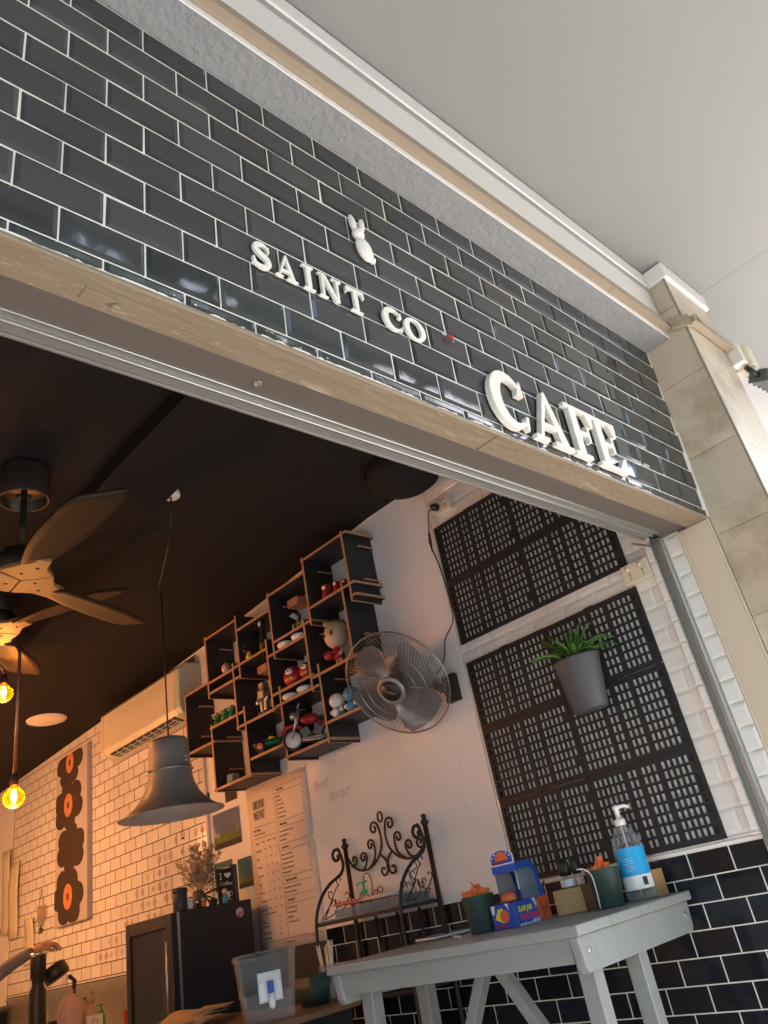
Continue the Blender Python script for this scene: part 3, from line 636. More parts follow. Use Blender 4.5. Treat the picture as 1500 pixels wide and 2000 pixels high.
# wall pot with aloe
pp = thing('wall_planter', 'charcoal tapered wall pot with a spiky green aloe hung on the lower rubber mat', 'plant pot', (.02, .634, -.53))
PM = Matrix.Translation((.005, .634, 0)) @ Matrix.Diagonal((.70, 1, 1, 1))
MB().lathe([(0, -.533), (.066, -.533), (.071, -.53), (.094, -.352), (.098, -.345), (.098, -.338), (.092, -.338), (.088, -.36), (0, -.365)], PM, 36).build('pot', 'grey_plastic', pp)
MB().lathe([(.087, -.362), (.0, -.357)], PM, 20).build('soil', 'black_plastic', pp)
rs = random.Random(3)
for k in range(34):
    a = rs.uniform(0, 2 * PI); lean = rs.uniform(.25, 1.15); L = rs.uniform(.11, .20); r0 = rs.uniform(0, .045)
    bx, by, bz = .005 + r0 * .7 * math.cos(a), .634 + r0 * math.sin(a), -.358
    P = []; n = 6
    for i in range(n + 1):
        s_ = i / n; th = lean * (.35 + .9 * s_)
        P.append((L * s_ * math.sin(th) * .95, L * s_ * math.cos(th) * (1 - .25 * s_)))
    mb = MB(); ca, sa = math.cos(a), math.sin(a); vs = []; fs = []
    for i, (d, h) in enumerate(P):
        wd = .0085 * (1 - (i / n) ** 1.6) + .0006
        for q, up in ((-wd, .0025), (0, -.002), (wd, .0025)):
            X = bx + d * ca - q * sa; 
            vs.append((min(X, .06), by + d * sa + q * ca, bz + h + up))
    for i in range(n): fs += [(3 * i, 3 * i + 1, 3 * i + 4, 3 * i + 3), (3 * i + 1, 3 * i + 2, 3 * i + 5, 3 * i + 4)]
    mb.smooth = True; mb.add(vs, fs); o = mb.build('leaf', 'leaf', pp)
    so_ = o.modifiers.new('thickness', 'SOLIDIFY'); so_.thickness = .0035

# power points
def power_point(y0, y1, z0, z1, x, label):
    t = thing('power_point', label, 'power point', (x, (y0 + y1) / 2, z0))
    MB().box(x - .022, x, y0, y1, z0, z1).build('cover_plate', 'cream_plastic', t, bevel=.003, seg=2)
    w_ = y1 - y0; M = wallM(y1, z0, x - .0222)
    for k in range(2):
        cx = w_ * (.27 + .46 * k)
        MB().lathe([(0, .0), (.008, .0), (.0085, .0025), (.006, .005), (0, .005)], M @ Matrix.Translation((cx - .004, (z1 - z0) * .78, 0)), 12).build('switch', 'cream_plastic', t)
        mb = MB()
        for (dx, dz, rot) in [(-.007, .034, 28), (.007, .034, -28), (0, .018, 0)]:
            mb.box(-.0012, .0012, -.005, .005, -.001, .0006, M @ Matrix.Translation((cx, dz, 0)) @ Matrix.Rotation(R(rot), 4, 'Z'))
        mb.build('socket_slot', 'black_plastic', t)
    return t
power_point(.2515, .366, -.148, -.074, XW - .012, 'double power point on the white tiles at the corner between the two rubber mats')
power_point(1.07, 1.165, .552, .617, XW - .014, 'power point with a black plug in it above the upper rubber mat')
pl = thing('fan_lead', 'black lead from the plug by the upper mat down to the wall fan', 'power lead', (.05, 1.15, .59))
MB().lathe([(.0, 0), (.019, 0), (.020, .02), (.012, .03), (.005, .045)], frame((XW - .0365, 1.148, .59), (0, -1, 0), (0, 0, 1)), 14).build('plug', 'black_plastic', pl)
path = smoothp([(.03, 1.15, .59), (.035, 1.19, .575), (.06, 1.225, .53), (.055, 1.235, .48), (.06, 1.24, .40), (.05, 1.222, .49), (.06, 1.245, .45), (.075, 1.232, .33), (.082, 1.222, .15), (.082, 1.235, .05), (.08, 1.30, -.01), (.08, 1.325, -.08), (.06, 1.345, -.13), (.03, 1.36, -.155)], 6)
MB().tube(path, .0032, 6).build('cable', 'black_plastic', pl)

# ------------------------------------------------------------------ wall fan
wf = thing('wall_fan', 'grey wire caged fan mounted on the painted wall beside the shelf', 'fan', (-.11, 1.47, -.175))
n_ = Vector((-.72, -.12, -.53)).normalized(); fc = Vector((-.112, 1.470, -.170))
FX = n_.cross(Vector((0, 0, 1))).normalized(); FY = n_.cross(FX)
FM = frame(fc, FX, n_.cross(FX))
def domew(R_, zf, zb, r0, twist, sgn):
    o = []
    for i in range(9):
        s_ = i / 8; r = r0 + (R_ - r0) * s_; o.append((r, zf + (zb - zf) * s_ ** 2.6, twist * s_ * sgn))
    return o
FR = .245
mb = MB()
for k in range(84):
    a = 2 * PI * k / 84
    mb.tube([FM @ Vector((r * math.cos(a + t_), r * math.sin(a + t_), z)) for r, z, t_ in domew(FR, .062, .0, .062, .55, 1)], .0008, 4, cap=False)
mb.build('front_grille', 'fan_wire', wf)
mb = MB()
for k in range(72):
    a = 2 * PI * k / 72
    mb.tube([FM @ Vector((r * math.cos(a + t_), r * math.sin(a + t_), z)) for r, z, t_ in domew(FR, -.078, -.012, .06, .3, -1)], .0009, 4, cap=False)
mb.build('rear_grille', 'fan_wire', wf)
def ringp(r, z, n=56): return [FM @ Vector((r * math.cos(2 * PI * i / n), r * math.sin(2 * PI * i / n), z)) for i in range(n)]
mb = MB(); mb.tube(ringp(FR + .002, -.004), .0038, 7, True); mb.build('rim', 'fan_wire', wf)
mb = MB(); mb.tube(ringp(.165, .048), .0012, 4, True); mb.tube(ringp(.12, .057), .0012, 4, True); mb.tube(ringp(.21, -.05), .0013, 4, True); mb.tube(ringp(.15, -.068), .0013, 4, True); mb.build('grille_ring', 'fan_wire', wf)
MB().lathe([(0, .078), (.042, .076), (.046, .070), (.047, .066)], FM, 28).build('badge', 'black_plastic', wf)
MB().lathe([(.0471, .066), (.050, .072), (.066, .066), (.068, .058), (.05, .054)], FM, 28, cap=False).build('badge_ring', 'fan_hub', wf)
mb = MB(); mb.box(-.026, .026, -.003, .003, .0765, .0782, FM @ Matrix.Rotation(R(-40), 4, 'Z')); mb.build('nameplate', 'silver', wf)
MB().lathe([(0, .05), (.045, .048), (.05, .02), (.05, -.01), (.0, -.012)], FM, 24).build('hub', 'grey_plastic', wf)
for k in range(4):
    mb = MB(); vs, fs = [], []; nr, na = 7, 6; a0 = k * PI / 2 + .35
    for i in range(nr + 1):
        r = .042 + (.215 - .042) * i / nr; half = (.30 + .52 * math.sin(PI * min(1, (i / nr) * .62 + .12))) * (.85 if i == nr else 1)
        for j in range(na + 1):
            u_ = j / na - .5; vs.append(FM @ Vector((r * math.cos(a0 + u_ * half * 2 * .8), r * math.sin(a0 + u_ * half * 2 * .8), .018 - u_ * .055)))
    for i in range(nr):
        for j in range(na): q = i * (na + 1) + j; fs.append((q, q + 1, q + na + 2, q + na + 1))
    mb.smooth = True; mb.add(vs, fs); mb.build('blade', 'fan_blade', wf)
MB().lathe([(.03, -.09), (.06, -.085), (.075, -.10), (.072, -.17), (.05, -.2), (0, -.203)], FM, 24).build('motor', 'grey_plastic', wf)
mp = FM @ Vector((0, 0, -.15))
mb = MB(); mb.tube([mp, mp + Vector((.035, -.02, -.06)), Vector((.06, 1.335, -.24))], .018, 8); mb.build('arm', 'black_plastic', wf)
MB().box(.055, .0895, 1.285, 1.355, -.292, -.172).build('wall_bracket', 'black_plastic', wf, bevel=.004)
mb = MB(); mb.tube([(.065, 1.345, -.28), (.075, 1.36, -.42), (.076, 1.40, -.70)], .0011, 4); mb.lathe([(0, 0), (.005, .004), (.004, .016), (0, .02)], Matrix.Translation((.076, 1.40, -.72)), 8); mb.build('pull_cord', 'white_plastic', wf)

# ------------------------------------------------------------------ staggered display shelf
XF = -.105
sh = thing('wall_shelf', 'black and plywood staggered display shelf full of toys on the side wall', 'shelf', (.09, 2.4, -.3))
TH = .014
def plank(name, x0, x1, y0, y1, z0, z1, facing):
    """broad faces black, all edges bare plywood"""
    mb = MB(); mb.box(x0, x1, y0, y1, z0, z1)
    pairs = {'z': (0, 1), 'y': (2, 3)}[facing]; mb.mi = [0 if i in pairs else 1 for i in range(6)]
    return mb.build(name, ['shelf_black', 'shelf_edge'], sh)
VS = [(3.260, .340, -.039), (2.992, .606, .230), (2.659, .615, .242), (2.329, .619, .242), (1.995, .686, .306), (1.665, .686, .305), (2.726, .352, -.026), (2.392, .373, -.023), (2.054, .357, -.020), (1.724, .422, .040), (2.992, .078, -.290), (2.655, .085, -.288), (2.321, .089, -.288), (1.988, .098, -.289)]
for (y, a, b) in VS: plank('upright', XF, XW, y - TH / 2, y + TH / 2, b, a, 'y')
HS = [(3.275, 2.998, .325), (2.986, 2.712, .3185), (3.006, 2.666, .589), (2.653, 2.336, .521), (2.345, 2.002, .600), (2.010, 1.63, .668), (3.275, 2.975, -.018), (2.986, 2.665, .257), (2.740, 2.399, .322), (2.323, 1.985, .330), (2.405, 2.061, .272), (1.988, 1.63, .394), (3.012, 2.662, .060), (2.740, 2.372, -.011), (2.372, 2.002, -.004), (2.385, 2.035, .060), (2.047, 1.690, .044), (3.012, 2.640, -.278), (2.640, 2.29, -.203), (2.340, 1.98, -.271), (2.000, 1.655, -.197), (1.675, 1.63, .33)]
for (ya, yb, z) in HS:
    plank('shelf_board', XF + .0012, XW, yb, ya, z - TH / 2, z + TH / 2, 'z')
for (y, a, b) in VS:                                   # ends of the interlocking boards poking through the uprights
    for fz in (.30, .78):
        plank('board_tab', XF + .09, XW - .005, y - .022, y - TH / 2 - .0005, b + (a - b) * fz, b + (a - b) * fz + .010, 'z')
SX = -.07
def on(z): return z + TH / 2
def toy_base(y, z, x=SX): return Matrix.Translation((x, y - .05, on(z)))
# red papier-mache dolls, four in descending size
for i, (y, h, lab) in enumerate([(1.925, .082, 'tallest red round-headed wooden doll, left end of the row on the top right shelf'), (1.845, .066, 'second tallest red wooden doll on the top right shelf'), (1.782, .050, 'small red wooden doll, third in the row on the top right shelf'), (1.733, .038, 'smallest red wooden doll, right end of the row on the top right shelf')]):
    M = toy_base(y, .394); t = thing('wooden_doll', lab, 'doll', tuple(M.translation), 'red wooden dolls on the shelf')
    MB().lathe([(0, 0), (.28 * h, 0), (.33 * h, .2 * h), (.30 * h, .5 * h), (.26 * h, .58 * h), (.31 * h, .75 * h), (.25 * h, .93 * h), (0, h)], M, 18).build('body', 'red', t)
    MB().ball((0, 0, 0), 1, 10, (.08 * h, .17 * h, .13 * h), M @ Matrix.Translation((-.27 * h, -.05 * h, .74 * h))).build('face', 'white', t)
# white cups
for i, (y, z, lab) in enumerate([(2.315, .272, 'white rounded dish lying on the middle shelf, left one of the upper pair'), (2.19, .272, 'white rounded dish lying on the middle shelf, right one of the upper pair'), (2.325, -.004, 'white rounded dish on the shelf above the toy motorcycle, left of its pair'), (2.20, -.004, 'white rounded dish on the shelf above the toy motorcycle, right of its pair')]):
    M = toy_base(y, z); t = thing('white_dish', lab, 'dish', tuple(M.translation), 'white dishes on the shelf')
    MB().lathe([(0, 0), (.026, 0), (.044, .012), (.047, .022), (.042, .03), (.030, .034), (0, .030)], M, 22).build('bowl', 'white', t)
    MB().tube([M @ Vector(p) for p in [(.0, .044, .022), (.0, .062, .027), (0, .060, .016), (0, .046, .012)]], .004, 6).build('handle', 'white', t)
# red round dolls
for i, (y, r, lab) in enumerate([(2.285, .052, 'large round red doll with white face patch and gold marks on the shelf'), (2.165, .043, 'smaller round red doll with gold marks beside the large one')]):
    M = toy_base(y, .060); t = thing('round_doll', lab, 'doll', tuple(M.translation), 'round red dolls on the shelf')
    MB().lathe([(0, 0), (.6 * r, .02 * r), (.95 * r, .5 * r), (r, .95 * r), (.86 * r, 1.5 * r), (.5 * r, 1.85 * r), (0, 1.95 * r)], M, 20).build('body', 'red', t)
    MB().ball((0, 0, 0), 1, 12, (.30 * r, .55 * r, .42 * r), M @ Matrix.Translation((-.70 * r, -.20 * r, 1.22 * r))).build('face', 'white', t)
    mb = MB()
    for s_ in (-1, 1): mb.ball((0, 0, 0), .09 * r, 8, (1, 1, 1), M @ Matrix.Translation((-.98 * r, -.2 * r + s_ * .2 * r, 1.28 * r)))
    mb.build('eye', 'black_plastic', t)
    mb = MB()
    for s_ in (-2, -1, 0, 1): mb.ball((0, 0, 0), 1, 8, (.05 * r, .07 * r, .2 * r), M @ Matrix.Translation((-.90 * r + .05 * abs(s_) * r, -.18 * r + s_ * .22 * r, .55 * r)))
    mb.build('gold_mark', 'yellow', t)
# big-headed figurine
M = Matrix.Translation((-.062, 1.868, on(.044))) @ Matrix.Diagonal((1.08, 1.08, 1.08, 1)); t = thing('big_head_figurine', 'large-headed blond vinyl figurine in red shorts on the right side of the shelf', 'figurine', tuple(M.translation))
MB().ball((0, 0, 0), 1, 20, (.058, .058, .062), M @ Matrix.Translation((0, 0, .142))).build('head', 'doll_skin', t)
mb = MB(); mb.ball((0, 0, 0), 1, 16, (.060, .060, .050), M @ Matrix.Translation((.008, -.004, .166)));
for k in range(5): mb.ball((0, 0, 0), 1, 8, (.018, .016, .014), M @ Matrix.Translation((-.03 + .014 * k, .022 - .012 * k, .202)))
mb.build('hair', 'blond', t)
mb = MB()
for s_ in (-1, 1): mb.ball((0, 0, 0), 1, 10, (.004, .009, .013), M @ Matrix.Translation((-.055, -.004 + s_ * .027, .140)) )
mb.build('eye', 'black_plastic', t)
MB().lathe([(0, .03), (.026, .032), (.028, .055), (.022, .085), (.01, .092)], M, 14).build('torso', 'red', t)
for s_ in (-1, 1):
    MB().tube([M @ Vector(p) for p in [(-.002, s_ * .02, .08), (-.010, s_ * .038, .06), (-.022, s_ * .030, .042)]], [.009, .008, .008], 8).build('arm', 'doll_skin', t)
    MB().tube([M @ Vector(p) for p in [(0, s_ * .012, .036), (0, s_ * .014, .010), (-.01, s_ * .014, .001)]], [.011, .010, .008], 8).build('leg', 'doll_skin', t)
MB().ball((0, 0, 0), .022, 12, (1, 1, 1), M @ Matrix.Translation((-.038, .028, .052))).build('ball', 'red', t)
# blue and white plain figurines
for i, (y, lab, ma, mb_) in enumerate([(1.975, 'round white and blue vinyl figurine standing on the lower right shelf', 'white', 'toy_blue'), (1.868, 'round pale blue vinyl figurine half hidden behind the fan cage', 'toy_blue', 'toy_blue')]):
    M = toy_base(y, -.197); t = thing('round_figurine', lab, 'figurine', tuple(M.translation), 'blue figurines on the shelf')
    MB().lathe([(0, 0), (.026, 0), (.034, .018), (.030, .042), (.022, .05)], M, 18).build('body', mb_, t)
    MB().ball((0, 0, 0), .040, 18, (1, 1, .92), M @ Matrix.Translation((0, 0, .083))).build('head', ma, t)
    if i == 0: MB().ball((0, 0, 0), 1, 12, (.012, .022, .022), M @ Matrix.Translation((-.026, -.004, .026))).build('belly', 'white', t)
    for s_ in (-1, 1): MB().ball((0, 0, 0), .012, 10, (1, 1, 1), M @ Matrix.Translation((-.012, s_ * .035, .034))).build('hand', 'white', t)
# toy motorcycle, pointing left along the shelf
M = Matrix.Translation((-.050, 2.165, on(-.271))) @ Matrix.Rotation(R(40), 4, 'Z') @ Matrix.Diagonal((1.2, 1.2, 1.2, 1))
t = thing('toy_motorcycle', 'dark red and chrome toy motorcycle on the lower shelf', 'toy motorcycle', tuple(M.translation))
def wheel(y, r, nm='wheel'):
    WM = M @ Matrix.Translation((0, y, r)) @ Matrix.Rotation(PI / 2, 4, 'Y')
    wo = MB().tube([WM @ Vector((r * .84 * math.cos(2 * PI * i / 28), r * .84 * math.sin(2 * PI * i / 28), 0)) for i in range(28)], r * .17, 8, True).build(nm, 'black_plastic', t)
    mb = MB(); mb.lathe([(.05 * r, -.006), (.7 * r, -.003), (.7 * r, .003), (.05 * r, .006)], WM, 24); mb.build('disc', 'white_plastic', wo)
wheel(.085, .047); wheel(-.075, .044)
mb = MB()
for s_ in (-1, 1): mb.tube([M @ Vector(p) for p in [(s_ * .013, .085, .047), (s_ * .013, .058, .135), (s_ * .014, .052, .160)]], .0052, 8)
mb.build('fork', 'silver', t)
mb = MB(); mb.tube([M @ Vector(p) for p in [(-.055, .030, .175), (-.02, .048, .168), (.02, .048, .168), (.055, .030, .175)]], .0035, 6); mb.build('handlebar', 'silver', t)
MB().ball((0, 0, 0), 1, 14, (.022, .042, .022), M @ Matrix.Translation((0, .005, .118))).build('tank', 'red', t)
MB().ball((0, 0, 0), 1, 12, (.020, .045, .011), M @ Matrix.Translation((0, -.062, .112))).build('seat', 'black_plastic', t)
mb = MB()
for s_ in (1, -1):
    for k in range(6): mb.box(-.024, .024, -.018, .018, k * .0062, k * .0062 + .003, M @ Matrix.Translation((0, s_ * .02, .048)) @ Matrix.Rotation(R(-s_ * 26), 4, 'X'))
mb.build('engine', 'silver', t)
mb = MB(); mb.box(-.02, .02, -.05, .045, .026, .046, M); mb.build('frame', 'silver', t, bevel=.006)
mb = MB(); mb.tube([M @ Vector(p) for p in [(-.026, .03, .03), (-.03, -.03, .024), (-.03, -.11, .040)]], [.006, .008, .010], 8); mb.build('exhaust', 'silver', t)
mb = MB()
for y, r in ((.085, .056), (-.075, .053)):
    mb.tube([M @ Vector((0, y + r * math.cos(a), .047 + r * math.sin(a))) for a in [R(q) for q in range(30 if y > 0 else 40, 171, 14)]], .010, 8)
mb.build('mudguard', 'red', t)
MB().ball((0, 0, 0), .017, 12, (1, .8, 1), M @ Matrix.Translation((0, .075, .142))).build('headlamp', 'silver', t)
# green toy racing car
M = Matrix.Translation((-.055, 2.50, on(-.203))) @ Matrix.Rotation(R(48), 4, 'Z')
t = thing('toy_car', 'green toy racing car with an orange-hubbed wheel on the lower shelf', 'toy car', tuple(M.translation))
MB().lathe([(.004, -.10), (.020, -.09), (.028, -.04), (.026, .03), (.016, .08), (.006, .10)], M @ Matrix.Translation((0, 0, .045)) @ Matrix.Rotation(-PI / 2, 4, 'X') @ Matrix.Diagonal((1, .8, 1, 1)), 14).build('body', 'green', t)
for (y, s_) in ((.06, -1), (.06, 1), (-.07, -1), (-.07, 1)):
    WM = M @ Matrix.Translation((s_ * .040, y, .027)) @ Matrix.Rotation(PI / 2, 4, 'Y')
    wo = MB().lathe([(.0, -.011), (.024, -.011), (.027, -.007), (.027, .007), (.024, .011), (0, .011)], WM, 18).build('wheel', 'black_plastic', t)
    MB().lathe([(0, -.0125), (.014, -.0125), (.016, -.0112), (0.016, .0112), (.014, .0125), (0, .0125)], WM, 14).build('hub', 'orange', wo)
mb = MB(); mb.tube([M @ Vector(p) for p in [(-.04, .06, .027), (.04, .06, .027)]], .004, 6); mb.tube([M @ Vector(p) for p in [(-.04, -.07, .027), (.04, -.07, .027)]], .004, 6); mb.build('axle', 'silver', t)
MB().box(-.036, .036, -.105, -.088, .070, .075, M).build('rear_wing', 'red', t, bevel=.001)
MB().ball((0, 0, 0), 1, 10, (.014, .02, .013), M @ Matrix.Translation((0, .0, .066))).build('cockpit', 'yellow', t)
# green frogs
for i, (y, lab, c2) in enumerate([(3.02, 'leftmost of three small green frog figurines on the left shelf', 'orange'), (2.935, 'middle one of three small green frog figurines, with a blue band', 'toy_blue'), (2.865, 'rightmost of three small green frog figurines on the left shelf', 'wood')]):
    M = toy_base(y, .060); t = thing('frog_figurine', lab, 'figurine', tuple(M.translation), 'green frog figurines on the shelf')
    MB().lathe([(0, 0), (.024, .002), (.028, .018), (.018, .036)], M, 14).build('body', 'green', t)
    MB().ball((0, 0, 0), 1, 14, (.026, .031, .022), M @ Matrix.Translation((-.006, 0, .052))).build('head', 'green', t)
    MB().lathe([(.0305, -.004), (.0315, 0), (.0305, .004)], M @ Matrix.Translation((-.004, 0, .058)) @ Matrix.Diagonal((.86, 1, 1, 1)), 16, cap=False).build('head_band', c2, t)
    mb = MB()
    for s_ in (-1, 1): mb.ball((0, 0, 0), .007, 8, (1, 1, 1), M @ Matrix.Translation((-.024, s_ * .012, .062)))
    mb.build('eye', 'white', t)
    for s_ in (-1, 1): MB().ball((0, 0, 0), 1, 8, (.014, .010, .008), M @ Matrix.Translation((-.02, s_ * .02, .008))).build('foot', 'green', t)
# silver robot
M = Matrix.Translation((-.07, 2.505, on(-.011))) @ Matrix.Diagonal((1.1, 1.1, 1.1, 1)); t = thing('toy_robot', 'small silver and black toy robot on the middle shelf', 'toy robot', tuple(M.translation))
MB().box(-.022, .022, -.03, .03, .07, .125, M).build('body', 'grey_plastic', t, bevel=.004)
MB().box(-.024, -.021, -.02, .02, .08, .115, M).build('chest_plate', 'silver', t, bevel=.001)
MB().box(-.018, .018, -.02, .02, .128, .158, M).build('head', 'silver', t, bevel=.004)
for s_ in (-1, 1):
    MB().tube([M @ Vector(p) for p in [(0, s_ * .037, .12), (-.008, s_ * .042, .085), (-.02, s_ * .038, .06)]], .009, 8).build('arm', 'silver', t)
    MB().box(-.014, .014, s_ * .016 - .011, s_ * .016 + .011, .012, .07, M).build('leg', 'silver', t, bevel=.003)
    MB().box(-.03, .02, s_ * .018 - .013, s_ * .018 + .013, 0, .014, M).build('foot', 'grey_plastic', t, bevel=.003)
# crystal block, egg, small figures
M = Matrix.Translation((-.065, 2.88, on(-.278))) @ Matrix.Rotation(R(20), 4, 'Z')
t = thing('crystal_block', 'pale blue moulded glass block on the lowest shelf', 'ornament', tuple(M.translation))
mb = MB(); mb.prism([(-.03, 0), (.03, 0), (.034, .042), (.012, .055), (-.024, .048)], -.022, .022, M @ Matrix.Rotation(PI / 2, 4, 'X')); mb.build('glass', mat('ice_glass', (.22, .36, .38), .12, var=.4, vs=40, bump=.5, bs=70), t, bevel=.004)
M = toy_base(2.895, .322); o = MB().lathe([(0, 0), (.016, .006), (.026, .026), (.024, .048), (.012, .066), (0, .070)], M, 20).build('ceramic_egg', 'cat', None, loc=tuple(M.translation)); tag(o, 'speckled cream ceramic egg on the left shelf', 'egg')
M = toy_base(2.655, .322); t = thing('guitarist_figurine', 'thin dark figurine with a yellow base on the upper shelf', 'figurine', tuple(M.translation))
MB().lathe([(0, 0), (.016, 0), (.018, .02), (.010, .045), (.004, .055)], M, 12).build('base', 'yellow', t)
mb = MB(); mb.tube([M @ Vector(p) for p in [(0, .03, .0), (0, .028, .05), (-.004, .034, .09)]], [.006, .008, .005], 7); mb.ball((0, 0, 0), .012, 10, (1, 1, 1), M @ Matrix.Translation((-.004, .036, .10))); mb.build('player', 'black_plastic', t)
MB().tube([M @ Vector(p) for p in [(-.012, .015, .055), (-.012, .045, .078)]], .004, 6).build('guitar', 'silver', t)
M = toy_base(2.505, .322); t = thing('hooded_figurine', 'black hooded figurine with a pale face on the upper shelf', 'figurine', tuple(M.translation))
MB().lathe([(0, 0), (.026, 0), (.024, .07), (.016, .12), (.02, .14), (.022, .16), (.012, .185), (0, .19)], M, 16).build('cloak', 'black_plastic', t)
MB().ball((0, 0, 0), 1, 10, (.008, .012, .016), M @ Matrix.Translation((-.016, 0, .158))).build('face', 'white', t)
M = toy_base(2.19, .330); t = thing('bronze_dragon', 'small dark bronze and gold dragon ornament on the upper shelf', 'ornament', tuple(M.translation))
mb = MB(); mb.tube([M @ Vector(p) for p in smoothp([(0, .05, .012), (0, .02, .03), (0, -.01, .05), (-.01, -.03, .07), (-.02, -.01, .085)], 4)], [.004] + [.010] * 15 + [.006], 8); mb.build('body', 'dark_metal', t)
mb = MB()
for s_ in (-1, 1): mb.add([M @ Vector(p) for p in [(0, 0, .05), (s_ * .01, .055, .095), (s_ * .012, .02, .10), (s_ * .006, -.02, .09)]], [(0, 1, 2, 3)])
wg = mb.build('wing', 'toy_blue', t); so_ = wg.modifiers.new('thickness', 'SOLIDIFY'); so_.thickness = .003
mb = MB()
for s_ in (-1, 1):
    for yy in (-.01, .03): mb.tube([M @ Vector(p) for p in [(s_ * .008, yy, .04), (s_ * .014, yy, 0)]], .0045, 6)
mb.build('leg', 'yellow', t)
for i, (y, z, lab) in enumerate([(2.215, .500, 'plain wooden block tucked under the upper right shelf board'), (2.555, .240, 'plain wooden block on the middle shelf above the robot')]):
    o = MB().box(-.03, .06, y - .045, y + .045, z + .007, z + .05).build('wooden_block', 'shelf_edge', None, bevel=.002, loc=(0, y, z)); tag(o, lab, 'wooden block', 'wooden blocks on the shelf')
    o = None

# ------------------------------------------------------------------ air conditioner
ac = thing('air_conditioner', 'cream split system air conditioner high on the tiled wall, left of the shelf', 'air conditioner', (.09, 3.9, .2))
AX = -.075; prof = [(XW - .0045, .245), (XW - .0045, .585), (AX + .05, .585), (AX + .004, .545), (AX, .47), (AX, .30), (AX + .02, .262), (AX + .09, .242)]
AM = frame((0, 0, 0), (1, 0, 0), (0, 0, 1))      # local z = -y
MB().prism(prof, -4.43, -3.425, AM).build('casing', 'cream_plastic', ac, bevel=.004)
MB().prism([(p[0] - (.003 if i > 1 else -.001), p[1] + (.0 if i in (0, 7) else .002)) for i, p in enumerate(prof)], -3.425, -3.37, AM).build('end_cap', 'pale_green_plastic', ac, bevel=.006)
MB().prism([(p[0] - (.003 if i > 1 else -.001), p[1]) for i, p in enumerate(prof)], -4.47, -4.43, AM).build('end_cap', 'cream_plastic', ac, bevel=.006)
MB().box(AX - .0035, AX - .0002, 3.44, 4.42, .302, .405).build('front_panel', 'cream_plastic', ac, bevel=.002)
MB().box(AX - .0035, AX - .0002, 3.44, 4.42, .4085, .468).build('front_panel', 'cream_plastic', ac, bevel=.002)
oM = frame((AX + .012, 0, .266), (0, 1, 0), Vector((.075, 0, -.024)))
MB().box(3.47, 4.36, .004, .072, -.002, .004, oM).build('outlet', 'black_plastic', ac)
mb = MB(); mb.box(3.48, 4.35, .024, .030, .006, .0085, oM); mb.box(3.48, 4.35, .050, .056, .006, .0085, oM); mb.build('louvre', 'pale_green_plastic', ac)
mb = MB()
for k in range(9): mb.box(3.50 + k * .095, 3.504 + k * .095, .006, .070, .0042, .012, oM)
mb.build('vane', 'white_plastic', ac)
MB().tube(smoothp([(.07, 4.45, .50), (.05, 4.55, .56), (.04, 4.62, .575), (.05, 4.7, .62)], 5), .012, 8).build('refrigerant_pipe', 'white_plastic', ac)

# ------------------------------------------------------------------ printed wall panel (generic dark petals with orange centres)
ap = thing('wall_art_panel', 'tall narrow pale canvas with dark round blooms and orange centres on the tiled wall', 'wall art', (.09, 5.25, -.69))
MB().box(.045, .0845, 4.965, 5.52, -.69, .50).build('canvas', 'canvas', ap, bevel=.003)
for i, (cy, cz, s_) in enumerate([(5.27, .43, 1.0), (5.29, .12, 1.08), (5.24, -.19, 1.02), (5.28, -.51, 1.1)]):
    zt_ = .497 if i == 0 else 9
    M = wallM(0, 0, .0445)
    rr = random.Random(i); n = 72; k_ = 6
    out = []
    for q in range(n):
        a = 2 * PI * q / n; r_ = .195 * s_ * (.74 + .26 * abs(math.cos(k_ * a / 2 + i)) ** .6 + .05 * math.sin(2 * a + i))
        out.append((max(-5.517, min(-5.01, -cy + r_ * 1.22 * math.cos(a))), min(zt_, max(-.685, cz + r_ * .92 * math.sin(a)))))
    d = .0006 + .0004 * i; MB().prism(out, 0.0, d, M).build('bloom', 'print_dark', ap)
    if i == 2: continue
    MB().prism([(-cy + .070 * s_ * math.cos(2 * PI * q / 20), min(zt_, cz + .078 * s_ * math.sin(2 * PI * q / 20))) for q in range(20)], d, d + .0006, M).build('bloom_centre', 'print_orange', ap)
    MB().prism([(-cy + .018 * math.cos(2 * PI * q / 12), min(zt_, cz + .026 * math.sin(2 * PI * q / 12))) for q in range(12)], d + .0006, d + .0012, M).build('bloom_eye', 'print_dark', ap)

